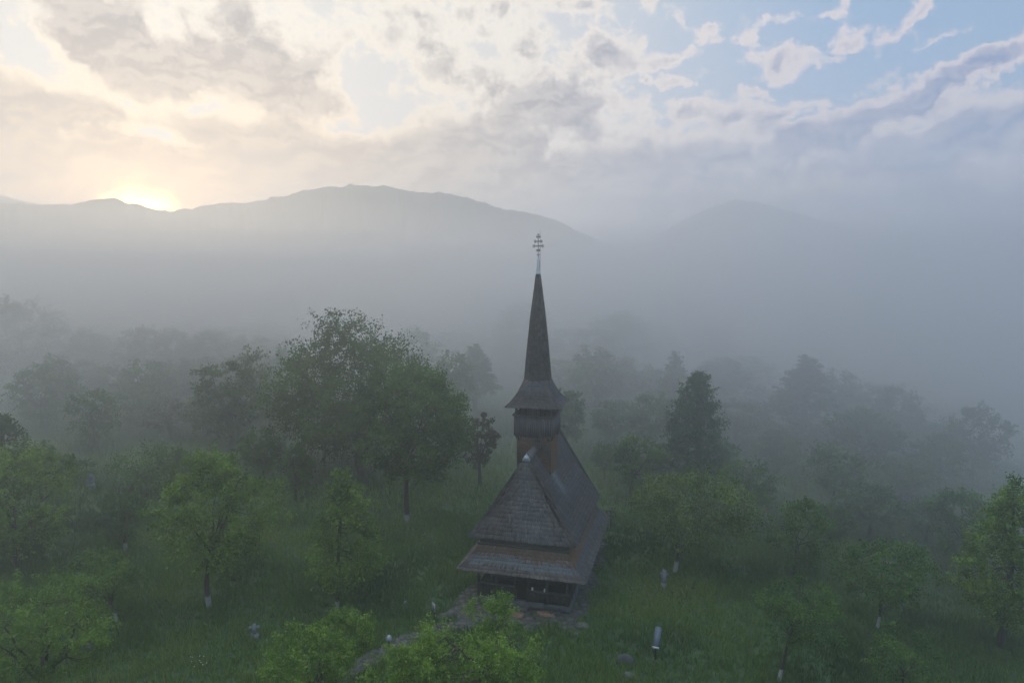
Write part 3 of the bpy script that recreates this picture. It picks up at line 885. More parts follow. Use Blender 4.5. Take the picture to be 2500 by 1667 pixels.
# white sign with a dark picture
p = place(1060, 1516)
t = empty('sign', p, R(-58)); tag(t, 'small white sign with a dark pictogram on a post beside the front tree', 'sign')
mb = MB(); mb.bar((0, .03, -.1), (0, .03, .95), .05, .05); mb.build('post', M_DARKM, t)
mb = MB(); mb.box(-.27, .27, -.02, .0, .62, 1.22); mb.build('sign_board', M_DARKM, t)
mb = MB(); mb.box(-.235, .235, -.026, -.0205, .655, 1.185); fr = mb.build('sign_face', M_SIGN, t)
mb = MB()
mb.box(-.06, .10, -.031, -.0265, .74, .88); mb.box(-.10, -.02, -.031, -.0265, .84, 1.02); mb.box(.04, .09, -.031, -.0265, .68, .74)
mb.build('pictogram', M_DARKM, fr)
# mushroom lamp
def dome_lamp(px, py, s, lab):
    p = place(px, py)
    t = empty('garden_lamp', p); tag(t, lab, 'garden lamp')
    mb = MB(); mb.lathe([(.03, -.1), (.03, .42 * s)], 8); mb.build('post', M_DARKM, t)
    mb = MB(); mb.lathe([(.05, .36 * s), (.16 * s, .37 * s), (.165 * s, .42 * s), (.13 * s, .52 * s), (.07 * s, .59 * s), (.01, .62 * s)], 14); mb.build('lamp_shade', M_GREYM, t, smooth=True)
dome_lamp(950, 1578, 1.15, 'grey domed garden lamp beside the stone path')
# grave crosses and stones
def stone_cross(px, py, h, w, lab, yaw=-10, mat=M_PSTONE, base=True):
    p = place(px, py)
    t = empty('stone_cross', p, R(yaw)); tag(t, lab, 'grave cross')
    mb = MB(); k = .12 * h
    mb.box(-k, k, -.06, .06, .1, h); mb.box(-w / 2, -k - .002, -.06, .06, h * .60, h * .60 + 2 * k); mb.box(k + .002, w / 2, -.06, .06, h * .60, h * .60 + 2 * k)
    mb.build('cross', mat, t)
    mb = MB(); mb.hexa([(-w * .42, -.2, -.1), (w * .42, -.2, -.1), (w * .42, .2, -.1), (-w * .42, .2, -.1), (-w * .34, -.13, h * .28), (w * .34, -.13, h * .28), (w * .34, .13, h * .28), (-w * .34, .13, h * .28)])
    mb.build('plinth', mat, t)
stone_cross(1621, 1434, 1.25, .52, 'small pale grave cross below the forked fruit tree')
stone_cross(622, 1556, .85, .6, 'low pale stone cross alone in the open grass left of the path', 15)
def headstone(px, py, w, h, lab, yaw=0, mat=M_STONE, red=False):
    p = place(px, py)
    t = empty('gravestone', p, R(yaw)); tag(t, lab, 'gravestone')
    mb = MB(); pts = [(-w / 2, .12), (w / 2, .12), (w / 2, h * .7)] + [(w / 2 * math.cos(a), h * .7 + h * .3 * math.sin(a)) for a in [math.pi * i / 8 for i in range(1, 8)]] + [(-w / 2, h * .7)]
    n = len(pts)
    mb.add([(x, -.07, z) for x, z in pts] + [(x, .07, z) for x, z in pts], [tuple(range(n)), tuple(range(2 * n - 1, n - 1, -1))] + [(i + n, (i + 1) % n + n, (i + 1) % n, i) for i in range(n)])
    mb.build('slab', mat, t)
    mb = MB(); mb.box(-w * .62, w * .62, -.16, .16, -.1, .14); mb.build('plinth', mat, t)
    if red:
        mb = MB()
        for i in range(60):
            a = rng.uniform(0, 6.28); r_ = rng.uniform(.1, .32)
            c_ = (r_ * math.cos(a) , -.28 + .5 * r_ * math.sin(a), .22 + rng.uniform(0, .16))
            mb.lathe([(.01, -.03), (.035, 0), (.01, .03)], 5, c_)
        mb.build('red_flowers', M_RED, t)
headstone(676, 1712, .50, 1.75, 'grey rounded gravestone with red flowers at its foot, left of the bottom tree', 8, M_STONE, True)
headstone(838, 1606, .32, .75, 'narrow grey gravestone half hidden behind the small bottom tree', 20)
headstone(990, 1482, .24, .42, 'small faint grey gravestone in the grass left of the porch', 35, M_PSTONE)
headstone(211, 1592, .8, .55, 'wide low grey gravestone behind the near left tree', -10, M_STONE)
# tall pale obelisk, stepped
p = place(222, 1192)
t = empty('stone_monument', p, R(12)); tag(t, 'tall pale stepped monument tapering to a small cross, far left', 'monument')
mb = MB()
for z0, z1, a, b in [(-.3, .35, .95, .95), (.35, 1.2, .80, .66), (1.2, 2.0, .56, .46), (2.0, 2.25, .52, .52), (2.25, 3.3, .38, .18)]:
    mb.hexa([(-a, -a, z0), (a, -a, z0), (a, a, z0), (-a, a, z0), (-b, -b, z1), (b, -b, z1), (b, b, z1), (-b, b, z1)])
t.scale = (.42, .42, .42)
mb.build('pillar', M_PSTONE, t)
mb = MB(); mb.box(-.05, .05, -.05, .05, 3.3, 3.95); mb.box(-.2, -.052, -.05, .05, 3.6, 3.7); mb.box(.052, .2, -.05, .05, 3.6, 3.7); mb.build('cross', M_PSTONE, t)
# wayside crucifix with a curved roof behind the church
p = place(1491, 1293)
t = empty('wayside_cross', p, R(-20)); tag(t, 'dark wooden wayside cross with an arched shingle roof at the far corner of the church', 'wayside cross')
t.scale = (.62, .62, .62)
mb = MB(); mb.bar((0, 0, -.1), (0, 0, 2.7), .13, .13); mb.bar((-.45, 0, 1.9), (-.07, 0, 1.9), .10, .10); mb.bar((.07, 0, 1.9), (.45, 0, 1.9), .10, .10); mb.build('cross', M_DPLANK, t)
mb = MB(); n = 10
for i in range(n):
    a0 = math.pi * (.04 + .92 * i / n); a1 = math.pi * (.04 + .92 * (i + 1) / n)
    P1_ = [(.72 * math.cos(a), .85 * math.sin(a)) for a in (a0, a1)]; P2_ = [(.66 * math.cos(a), .79 * math.sin(a)) for a in (a0, a1)]
    mb.hexa([(P2_[0][0], -.28, 1.9 + P2_[0][1]), (P1_[0][0], -.28, 1.9 + P1_[0][1]), (P1_[0][0], .28, 1.9 + P1_[0][1]), (P2_[0][0], .28, 1.9 + P2_[0][1]),
             (P2_[1][0], -.28, 1.9 + P2_[1][1]), (P1_[1][0], -.28, 1.9 + P1_[1][1]), (P1_[1][0], .28, 1.9 + P1_[1][1]), (P2_[1][0], .28, 1.9 + P2_[1][1])])
mb.build('arched_roof', M_DPLANK, t)
mb = MB(); mb.lathe([(.02, 0), (.06, .05), (.07, .2), (.05, .4), (.055, .5), (.045, .58), (.01, .62)], 8, (0, -.1, 1.6)); mb.bar((-.3, -.1, 2.05), (-.05, -.1, 1.98), .04); mb.bar((.05, -.1, 1.98), (.3, -.1, 2.05), .04); mb.build('carved_figure', M_PSTONE, t)
# rocks
def rock(px, py, sx, sy, sz, mat, lab):
    p = place(px, py); r2 = random.Random(int(px)); mb = MB()
    prof = [(.9, -.2), (1.0, .1), (.9, .5), (.65, .85), (.2, 1.0)]; n = 9
    vs = [(r * sx * math.cos(2 * math.pi * j / n) * r2.uniform(.85, 1.15), r * sy * math.sin(2 * math.pi * j / n) * r2.uniform(.85, 1.15), z * sz * r2.uniform(.85, 1.1)) for r, z in prof for j in range(n)]
    fs = [(i * n + j, i * n + (j + 1) % n, (i + 1) * n + (j + 1) % n, (i + 1) * n + j) for i in range(4) for j in range(n)] + [tuple(range(4 * n, 5 * n))]
    mb.add(vs, fs); o = mb.build('boulder', mat); o.location = p; tag(o, lab, 'rock')
rock(1524, 1618, .55, .35, .5, M_DSTONE, 'dark flat boulder in the grass below the tilted panel')
rock(1531, 1650, .40, .3, .22, M_STONE, 'low pale grey boulder at the bottom edge, nearest the camera')
rock(1240, 1530, .5, .4, .3, M_STONE, 'grey boulder in front of the porch behind the bottom tree')
rock(1420, 1530, .45, .35, .25, M_STONE, 'grey boulder at the front right corner of the paving')

# ------------------------------------------------------------------ trees
def tube_np(pts, rads, n=6):
    pts = np.asarray(pts, float); k = len(pts)
    d = np.gradient(pts, axis=0); d /= np.linalg.norm(d, axis=1)[:, None] + 1e-9
    ref = np.array([.31, .95, .05]) if abs(d[0, 2]) > .5 else np.array([0, 0, 1.0])
    a = np.cross(d, ref); a /= np.linalg.norm(a, axis=1)[:, None] + 1e-9
    b = np.cross(d, a)
    th = np.arange(n) * 2 * np.pi / n
    ring = a[:, None, :] * np.cos(th)[None, :, None] + b[:, None, :] * np.sin(th)[None, :, None]
    v = pts[:, None, :] + ring * np.asarray(rads)[:, None, None]
    i, j = np.meshgrid(np.arange(k - 1), np.arange(n), indexing='ij'); j2 = (j + 1) % n
    f = np.stack([i * n + j, i * n + j2, (i + 1) * n + j2, (i + 1) * n + j], -1).reshape(-1, 4)
    return v.reshape(-1, 3), f
def tree_meshes(seed, H, W, cb, shape='round', nleaf=9000, leaf=.15, off=(0, 0), nclus=60, clus=.17, leafm='green', white=False, trunk_r=None, fork=None, tops=None):
    """returns (trunk mesh, crown mesh). H height, W crown width, cb crown-bottom height, off crown offset from the foot"""
    r = np.random.default_rng(seed)
    nleaf = int(nleaf * .8); leaf = leaf * .92
    Rw = W / 2 * .88; ch = H - cb
    # crown envelope: half width as a function of t (0 bottom .. 1 top)
    def env(t, th):
        if shape == 'round': e = np.sqrt(np.clip(1 - (np.abs(t - .46) / .56) ** 2.3, 0, 1))
        elif shape == 'broad': e = np.sqrt(np.clip(1 - (np.abs(t - .40) / .62) ** 2.6, 0, 1))
        elif shape == 'cone': e = np.clip(np.minimum((1 - t) ** .85 * 1.15, .35 + t * 3.5), 0, 1)
        elif shape == 'spire': e = np.clip(np.minimum((1 - t) ** .70 * 1.05, .5 + t * 3), 0, 1)
        elif shape == 'open': e = np.clip(np.sqrt(np.clip(1 - (np.abs(t - .58) / .50) ** 2, 0, 1)), 0, 1)
        else: e = np.sqrt(np.clip(1 - (np.abs(t - .5) / .52) ** 2, 0, 1))
        if shape in ('round', 'broad', 'open'): e = e * np.minimum(1, .42 + 1.5 * t)
        ph = seed * 1.7
        return e * (1 + .20 * np.sin(3 * th + ph + 4 * t) + .13 * np.sin(5 * th + 2 * ph - 7 * t))
    cen = []
    tries = 0
    mind = .62 * W * clus
    while len(cen) < nclus and tries < nclus * 40:
        tries += 1
        t = r.random(); th = r.random() * 2 * np.pi
        rr = np.sqrt(r.random()) if r.random() < .35 else r.uniform(.68, 1.0)
        e = float(env(t, th)) * Rw
        if e < .05 * Rw and t < .85: continue
        p = np.array([rr * e * np.cos(th), rr * e * np.sin(th), cb + ch * (.10 + .84 * t)])
        if tops is not None:   # several peaks
            hlim = max(tp_[1] - (abs(p[0] / Rw - tp_[0]) / tp_[2]) ** 1.6 for tp_ in tops)
            if t > hlim: continue
        if cen and min(np.linalg.norm(np.array(cen) - p, axis=1)) < mind: 
            if r.random() < .9: continue
        cen.append(p)
    cen = np.array(cen)
    offv = np.array([off[0], off[1], 0.0])
    hz = np.clip((cen[:, 2]) / H, 0, 1)
    cen = cen + offv[None] 
    # trunk
    tr = trunk_r or (.018 * H + .05)
    vs, fs, n0 = [], [], 0
    def addt(pts, rads, n=6):
        nonlocal n0
        v_, f_ = tube_np(pts, rads, n); vs.append(v_); fs.append(f_ + n0); n0 += len(v_)
    top = .55 if shape in ('round', 'broad', 'open', 'vase') else .92
    th_ = cb + ch * (.18 if shape in ('open', 'broad') else .3 if shape == 'round' else top * .95)
    if fork: th_ = fork
    tt = np.linspace(0, 1, 8)
    wob = .05 * H * (r.random(2) - .5)
    k_end = th_ / H
    base = np.stack([offv[0] * (tt * k_end * 1.1) ** 1.1 + wob[0] * np.sin(tt * 3.0), offv[1] * (tt * k_end * 1.1) ** 1.1 + wob[1] * np.sin(tt * 2.6), th_ * tt - .25 * (1 - tt)], -1)
    base[0, 2] = -.35
    rads = tr * (1.25 - .55 * tt) ; rads[0] = tr * 1.3
    addt(base, rads, 8)
    ends = base[-1]
    trunk_pts = base[3:]
    # limbs
    nl = {'cone': 12, 'spire': 14}.get(shape, 6)
    limb_pts = [trunk_pts]
    limb_r = [np.full(len(trunk_pts), tr * .6)]
    for i in range(nl):
        th = 2 * np.pi * (i + r.uniform(-.25, .25)) / nl * (2.4 if shape in ('cone', 'spire') else 1)
        if shape in ('cone', 'spire'):
            s = base[3 + i % 5]; t_ = .1 + .8 * (i / nl); s = base[-1] * t_ + base[3] * (1 - t_)
            goal = np.array([np.cos(th), np.sin(th), 0]) * Rw * float(env(t_, th)) * .75 + offv + np.array([0, 0, cb + ch * min(.97, t_ + .08)])
            lr = tr * .35
        else:
            s = base[-1] if r.random() < .6 else base[-2]
            t_ = r.uniform(.35, .82)
            goal = np.array([np.cos(th), np.sin(th), 0]) * Rw * float(env(t_, th)) * .66 + offv + np.array([0, 0, cb + ch * t_])
            lr = tr * r.uniform(.42, .62)
        tt2 = np.linspace(0, 1, 7)[:, None]
        ctrl = (s + goal) / 2 + np.array([0, 0, .12 * ch]) * r.uniform(-.3, .8) + (r.random(3) - .5) * .10 * W
        pts = (1 - tt2) ** 2 * s + 2 * tt2 * (1 - tt2) * ctrl + tt2 ** 2 * goal
        pts[1:-1] += (r.random((5, 3)) - .5) * .035 * W
        rr_ = lr * (1 - .7 * tt2[:, 0])
        addt(pts, rr_, 6)
        limb_pts.append(pts[1:]); limb_r.append(rr_[1:])
    LP = np.concatenate(limb_pts); LR = np.concatenate(limb_r)
    for c_ in cen:
        dd = np.linalg.norm(LP - c_, axis=1) + np.where(LP[:, 2] > c_[2] + .1 * ch, .2 * W, 0)
        k_ = int(np.argmin(dd)); s = LP[k_]
        mid = (s + c_) / 2 + (r.random(3) - .5) * .12 * np.linalg.norm(c_ - s) + np.array([0, 0, -.03 * W])
        br = min(LR[k_] * .55, .02 + .012 * W)
        addt(np.array([s, mid, c_]), np.array([br, br * .6, br * .22]), 4)
    trunk = np_mesh('trunk', np.concatenate(vs), np.concatenate(fs), BARKW if white else BARK, smooth=True)
    # leaves
    nc = len(cen)
    wgt = r.uniform(.5, 1.5, nc); wgt /= wgt.sum()
    ci = r.choice(nc, nleaf, p=wgt)
    crad = W * clus * r.uniform(.55, 1.2, nc)
    dirs = r.normal(size=(nleaf, 3)); dirs /= np.linalg.norm(dirs, axis=1)[:, None]
    # twigs: leaves sit along a few spokes of every cluster, not on a ball
    nsp = 9
    spk = r.normal(size=(nc, nsp, 3)); spk[:, :, 2] = spk[:, :, 2] * .7 + .25
    if shape in ('cone', 'spire'): spk[:, :, 2] += .1
    outw = cen - (offv + np.array([0, 0, cb + ch * .35])); outw /= np.linalg.norm(outw, axis=1)[:, None] + 1e-6
    spk += outw[:, None, :] * .7
    spk /= np.linalg.norm(spk, axis=2)[:, :, None]
    si = r.integers(0, nsp, nleaf)
    ll = r.random(nleaf) ** .75 * 1.25
    pos = cen[ci] + spk[ci, si] * (ll * crad[ci])[:, None] + dirs * (crad[ci] * .30 * r.random(nleaf))[:, None]
    pos[:, 2] -= (ll ** 2) * crad[ci] * .12
    sz = leaf * r.uniform(.65, 1.3, nleaf)
    ax = r.normal(size=(nleaf, 3)); ax[:, 2] -= .25; ax /= np.linalg.norm(ax, axis=1)[:, None]
    nn = r.normal(size=(nleaf, 3)) * .8; nn[:, 2] += .9
    bx = np.cross(ax, nn); bx /= np.linalg.norm(bx, axis=1)[:, None] + 1e-9
    L_ = ax * (sz * .62)[:, None]; B_ = bx * (sz * .36)[:, None]
    v4 = np.stack([pos - L_, pos + B_ - L_ * .1, pos + L_, pos - B_ - L_ * .1], 1).reshape(-1, 3)
    f4 = np.arange(nleaf * 4).reshape(-1, 4)
    ctint = r.uniform(.1, .85, nc)
    tint = np.clip(ctint[ci] + r.normal(0, .14, nleaf) + .12 * (ll - .6), 0, 1)
    crown = np_mesh('crown', v4, f4, LEAF[leafm], tint)
    return trunk, crown

def depth_of(Yd, z): return Yd * math.cos(PITCH) - (z - CAM_H) * math.sin(PITCH)
def x_at(px, Yd, z): return (px - 1250) / FPX * depth_of(Yd, z)
def z_at(py, Yd):
    d = pxdir(1250, py); return CAM_H + d.z / d.y * Yd
def base_of(px, Yd):
    z = 0.0
    for _ in range(4):
        x = x_at(px, Yd, z); z = float(ground_z(x, Yd))
    return x, z
def tree_at(base_px, Yd, top, x0, x1, bottom, name, label, group=None, **kw):
    """a tree whose foot stands at distance Yd; top, x0, x1, bottom: where its crown ends in the photograph"""
    bx, bz = base_of(base_px, Yd)
    tz = z_at(top, Yd); cbz = z_at(bottom, Yd)
    H = tz - bz; cb = max(.12 * H, cbz - bz)
    zc = (tz + cbz) / 2
    W = (x1 - x0) / FPX * depth_of(Yd, zc)
    ox = x_at((x0 + x1) / 2, Yd, zc) - bx
    tm, cm = tree_meshes(H=H, W=W, cb=cb, off=(ox, 0), **kw)
    t = empty(name, (bx, Yd, bz)); tag(t, label, 'tree', group)
    link_mesh('trunk', tm, t); link_mesh('crown', cm, t)
    return t
T = tree_at
T(887, 70.8, 785, 640, 1075, 1125, 'broad_tree', 'largest broad dense olive green tree, left of the spire', seed=11, shape='broad', nleaf=66000, leaf=.25, nclus=150, clus=.13, leafm='olive', trunk_r=.42, tops=[(-.15, 1.0, 1.0), (.55, .9, .7)])
T(995, 56.4, 898, 855, 1148, 1185, 'broad_tree', 'large leaning dense tree with whitewashed foot just left of the bell tower', seed=12, shape='round', nleaf=46000, leaf=.20, nclus=130, clus=.13, leafm='green', white=True, trunk_r=.2)
T(563, 79, 858, 455, 665, 1085, 'leafy_tree', 'dark two peaked tree left of the largest tree', seed=13, shape='round', nleaf=15000, leaf=.28, nclus=70, clus=.16, leafm='olive', tops=[(-.35, .86, .45), (.45, 1.0, .5)])
T(512, 41.7, 1110, 393, 662, 1400, 'leafy_tree', 'bright rounded tree with whitewashed foot in the middle of the left meadow', seed=14, shape='broad', nleaf=26000, leaf=.17, nclus=110, clus=.14, leafm='bright', white=True, trunk_r=.14)
T(822, 41, 1142, 744, 935, 1456, 'leafy_tree', 'slender cone shaped tree with whitewashed foot between the round tree and the church', seed=15, shape='cone', nleaf=17000, leaf=.15, nclus=85, clus=.17, leafm='bright', white=True, trunk_r=.11)
T(45, 47, 1100, -90, 178, 1340, 'leafy_tree', 'wide yellowish tree cut by the left edge at mid height', seed=16, shape='broad', nleaf=22000, leaf=.18, nclus=90, clus=.14, leafm='bright', trunk_r=.2)
T(305, 50, 1205, 243, 350, 1322, 'fruit_tree', 'small dark tree with pale foot left of the bright rounded tree', seed=17, shape='round', nleaf=7000, leaf=.15, nclus=40, clus=.18, leafm='dark', white=True)
T(290, 39.8, 1362, 147, 325, 1480, 'fruit_tree', 'small wide tree leaning left above a whitewashed foot, lower left', seed=18, shape='open', nleaf=12000, leaf=.14, nclus=55, clus=.17, leafm='green', white=True, trunk_r=.10)
T(118, 29.5, 1425, -50, 280, 1700, 'fruit_tree', 'near forked tree filling the lower left corner', seed=19, shape='open', nleaf=19000, leaf=.11, nclus=85, clus=.13, leafm='bright', trunk_r=.17)
T(760, 28.5, 1548, 640, 870, 1760, 'fruit_tree', 'near bright tree cut by the bottom edge beside the red flowered gravestone', seed=20, shape='open', nleaf=24000, leaf=.10, nclus=90, clus=.14, leafm='lime', trunk_r=.12)
T(822, 32.5, 1495, 770, 905, 1625, 'sapling', 'small bright tree behind the bottom edge trees, before the garden lamp', seed=21, shape='round', nleaf=9000, leaf=.11, nclus=45, clus=.18, leafm='lime', trunk_r=.07)
T(1180, 27.5, 1466, 985, 1345, 1790, 'fruit_tree', 'near bright green tree at the bottom in front of the church porch', seed=22, shape='vase', nleaf=42000, leaf=.10, nclus=130, clus=.115, leafm='lime', trunk_r=.16, tops=[(.32, 1.0, .32), (-.02, .86, .35), (-.75, .84, .45), (.85, .6, .5)])
T(985, 26.5, 1600, 880, 1090, 1800, 'sapling', 'near low bright tree at the bottom edge beside the stone path', seed=23, shape='round', nleaf=18000, leaf=.10, nclus=60, clus=.16, leafm='lime', trunk_r=.08)
T(316, 63, 1105, 270, 462, 1180, 'fruit_tree', 'open tree with two bare forks to the right of the pale monument', seed=24, shape='open', nleaf=5500, leaf=.18, nclus=36, clus=.17, leafm='green', trunk_r=.17, fork=1.6)
T(418, 82, 985, 345, 462, 1050, 'fruit_tree', 'reddish half bare tree with an arched trunk left of the two peaked tree', seed=25, shape='open', nleaf=3600, leaf=.22, nclus=30, clus=.18, leafm='rust', trunk_r=.22, fork=3.0)
T(228, 78, 958, 170, 290, 1090, 'leafy_tree', 'pale misty slim tree above the monument', seed=26, shape='round', nleaf=7000, leaf=.24, nclus=45, clus=.17, leafm='green')
T(335, 88, 945, 285, 420, 1040, 'leafy_tree', 'misty bushy tree behind the reddish half bare tree', seed=27, shape='round', nleaf=7000, leaf=.26, nclus=45, clus=.17, leafm='green')
T(18, 62, 1012, -30, 55, 1120, 'leafy_tree', 'slim pointed tree at the left edge above the wide yellowish tree', seed=28, shape='cone', nleaf=6000, leaf=.2, nclus=40, clus=.2, leafm='dark')
T(100, 85, 900, 30, 170, 1060, 'leafy_tree', 'faint round tree near the left edge, right of the slim pointed tree', seed=29, shape='round', nleaf=8000, leaf=.26, nclus=50, clus=.16, leafm='green')
T(50, 118, 745, -70, 160, 960, 'broad_tree', 'great misty tree rising above the foggy row at the left edge', seed=30, shape='broad', nleaf=16000, leaf=.42, nclus=90, clus=.14, leafm='dark', trunk_r=.45)
T(1706, 62, 905, 1612, 1792, 1200, 'conical_tree', 'tall dark pointed tree right of the church roof', seed=31, shape='spire', nleaf=26000, leaf=.22, nclus=120, clus=.16, leafm='dark', trunk_r=.25)
T(1648, 92, 862, 1598, 1695, 1040, 'conical_tree', 'misty pointed tree behind and left of the tall dark one', seed=32, shape='spire', nleaf=9000, leaf=.28, nclus=60, clus=.2, leafm='dark')
T(1537, 62, 1072, 1490, 1640, 1200, 'leafy_tree', 'rounded dark green tree between church roof and tall pointed tree', seed=33, shape='round', nleaf=12000, leaf=.2, nclus=60, clus=.16, leafm='green')
T(1648, 46.7, 1172, 1545, 1850, 1345, 'fruit_tree', 'forked yellow green fruit tree standing over the small grave cross', seed=34, shape='open', nleaf=16000, leaf=.16, nclus=95, clus=.14, leafm='yellow', white=True, trunk_r=.15, fork=1.5)
T(1935, 46, 1225, 1885, 2025, 1385, 'fruit_tree', 'thin upright tree with airy crown right of the forked fruit tree', seed=35, shape='round', nleaf=7500, leaf=.15, nclus=50, clus=.17, leafm='green', trunk_r=.09)
T(1815, 56, 1140, 1742, 1905, 1245, 'fruit_tree', 'dim small tree right of the tall pointed tree, behind the forked fruit tree', seed=36, shape='open', nleaf=8000, leaf=.18, nclus=45, clus=.17, leafm='green')
T(2030, 59, 1100, 1965, 2135, 1215, 'fruit_tree', 'dim wide tree with a dark forked trunk in the right mist', seed=37, shape='open', nleaf=9000, leaf=.19, nclus=50, clus=.17, leafm='green', trunk_r=.16)
T(1900, 33.6, 1425, 1835, 2070, 1575, 'fruit_tree', 'near leaning tree with crooked whitewashed foot at the bottom right', seed=38, shape='open', nleaf=8500, leaf=.11, nclus=46, clus=.14, leafm='green', white=True, trunk_r=.09, fork=2.6)
T(2140, 39, 1340, 2040, 2255, 1475, 'fruit_tree', 'thin leaning tree with whitewashed foot, second from the right edge', seed=39, shape='open', nleaf=11000, leaf=.14, nclus=60, clus=.16, leafm='green', white=True, trunk_r=.09)
T(2205, 30.5, 1528, 2132, 2285, 1700, 'sapling', 'bright sapling cut by the bottom edge at lower right', seed=40, shape='round', nleaf=5000, leaf=.10, nclus=34, clus=.18, leafm='green', trunk_r=.06)
T(2440, 37, 1170, 2330, 2580, 1600, 'leafy_tree', 'tall bushy tree standing along the right edge', seed=41, shape='cone', nleaf=24000, leaf=.15, nclus=120, clus=.14, leafm='bright', trunk_r=.17)
T(2350, 47, 1200, 2270, 2420, 1420, 'leafy_tree', 'bushy tree just left of the tall right edge tree', seed=42, shape='round', nleaf=14000, leaf=.17, nclus=70, clus=.16, leafm='green')
T(1172, 66, 1015, 1130, 1208, 1150, 'leafy_tree', 'small dark tree between the leaning tree and the bell tower', seed=43, shape='broad', nleaf=8000, leaf=.2, nclus=36, clus=.2, leafm='rust')

# misty trees farther off: copies of a few crowns, each a thing of its own
protos = {}
for k, (sh, lm, sd_) in {'round': ('round', 'green', 61), 'round_dark': ('broad', 'dark', 62), 'cone': ('spire', 'dark', 63), 'open': ('open', 'green', 64), 'olive': ('broad', 'olive', 65)}.items():
    w = {'cone': 5.0, 'round_dark': 9.0, 'olive': 9.0}.get(k, 7.0)
    protos[k] = (w,) + tree_meshes(seed=sd_, H=10.0, W=w, cb=1.8, shape=sh, nleaf=11000, leaf=.30, nclus=70, clus=.16, leafm=lm)
def far_tree(px, Yd, top, w, kind, label, group=None, rot=0.0):
    bx, bz = base_of(px, Yd); H = max(3.5, z_at(top, Yd) - bz)
    W0, tm, cm = protos[kind]
    W = w / FPX * depth_of(Yd, 5)
    t = empty('conical_tree' if kind == 'cone' else 'leafy_tree', (bx, Yd, bz), rot); tag(t, label, 'tree', group)
    t.scale = (W / W0, W / W0, H / 10.0)
    link_mesh('trunk', tm, t); link_mesh('crown', cm, t)
    return t
FT = far_tree
G = 'misty trees behind the church'
FT(1450, 58 + 40, 850, 130, 'round', 'misty round tree just right of the spire foot', None, 1)
FT(1378, 76, 960, 110, 'open', 'small misty tree directly right of the bell gallery', None, 2)
FT(1500, 80, 985, 120, 'open', 'small misty tree over the far end of the church roof', None, 3)
FT(1590, 76, 960, 120, 'round', 'misty bush between church roof and tall pointed tree, farther back', None, 4)
FT(1510, 132, 768, 170, 'round_dark', 'great faint tree right of the spire, highest of the middle row', None, 5)
FT(1275, 150, 748, 150, 'round_dark', 'faint tree directly behind the lower spire', None, 0)
FT(1160, 104, 842, 120, 'cone', 'faint tree between the largest tree and the spire', None, 1)
FT(1108, 92, 860, 110, 'round', 'faint low tree at the right shoulder of the largest tree', None, 2)
FT(1020, 118, 812, 120, 'olive', 'faint tree peeping over the right of the largest tree', None, 3)
FT(690, 100, 848, 90, 'cone', 'faint pointed tree between the two peaked tree and the largest tree', None, 4)
FT(1800, 84, 985, 190, 'olive', 'misty broad tree right of the tall pointed tree', None, 0)
FT(1820, 120, 870, 150, 'round', 'very faint tree above and right of the tall pointed tree', None, 2)
FT(1960, 86, 870, 150, 'cone', 'misty pointed tree crowning the right hand slope', None, 3)
FT(2045, 90, 905, 110, 'round', 'misty rounded tree right of the pointed one on the slope', None, 1)
FT(2180, 82, 950, 150, 'olive', 'faint bluish tree halfway down the right slope', None, 4)
FT(2375, 70, 1000, 150, 'olive', 'bluish isolated tree near the right edge in thick fog', None, 5)
FT(2290, 66, 1060, 120, 'round', 'bluish low tree left of the isolated foggy one', None, 2)
FT(2100, 70, 1010, 160, 'round_dark', 'bluish broad tree below the slope crest', None, 1)
FT(2200, 62, 1120, 150, 'round', 'dim green tree in the right mid distance', None, 3)
FT(2120, 53, 1190, 150, 'open', 'dim open tree above the thin leaning one', None, 2)
FT(640, 67, 1045, 110, 'round', 'dim low tree below the two peaked tree', None, 2)
FT(722, 62, 1092, 88, 'open', 'dim low tree under the left side of the largest tree', None, 1)
FT(437, 64, 1128, 95, 'open', 'dim green tree just above the bright rounded tree on its left', None, 5)
FT(105, 60, 1085, 110, 'round', 'dim tree behind the wide yellowish left edge tree', None, 6)
FT(1905, 70, 1065, 115, 'round', 'dim rounded tree behind the dim wide forked tree', None, 4)
FT(2262, 52, 1250, 115, 'open', 'dim green tree left of the right edge bushes', None, 0)
FT(2025, 50, 1290, 95, 'open', 'faint spindly tree behind the thin leaning one', None, 5)
FT(1760, 68, 1105, 90, 'open', 'dim low tree at the right foot of the tall pointed tree', None, 6)
FT(1475, 67, 1085, 60, 'open', 'small dim tree close to the far right corner of the church roof', None, 2)
FT(1100, 78, 1000, 80, 'round', 'small dim tree at the right edge of the leaning tree, farther back', None, 1)
# rows lost in the fog
r3 = random.Random(5)
def row(n, x0, x1, Y0, Y1, top0, top1, w, kinds, label, group):
    for i in range(n):
        f = (i + r3.uniform(.15, .85)) / n
        px = x0 + (x1 - x0) * f; Yd = r3.uniform(Y0, Y1)
        FT(px, Yd, r3.uniform(top0, top1) + (top1 - top0) * 0, r3.uniform(.75, 1.25) * w, r3.choice(kinds), label, group, r3.uniform(0, 6.28))
row(11, 130, 700, 112, 140, 806, 838, 120, ['round', 'olive', 'round_dark', 'cone'], 'faint tree of the foggy row behind the left orchard', 'foggy row of trees on the left')
row(9, 100, 720, 90, 106, 868, 905, 120, ['round', 'olive', 'open'], 'misty orchard tree in front of the foggy row on the left', 'misty orchard trees on the left')
row(9, -150, 700, 150, 185, 780, 805, 130, ['round', 'round_dark'], 'almost vanished tree far behind the left orchard', 'almost vanished trees on the left')
row(8, 1060, 1760, 140, 170, 782, 812, 120, ['round', 'round_dark', 'olive'], 'almost vanished tree far behind the church', 'almost vanished trees behind the church')
row(8, 1330, 1800, 98, 118, 868, 915, 120, ['round', 'olive', 'cone'], 'faint tree of the row behind the church nave', 'faint trees behind the church nave')
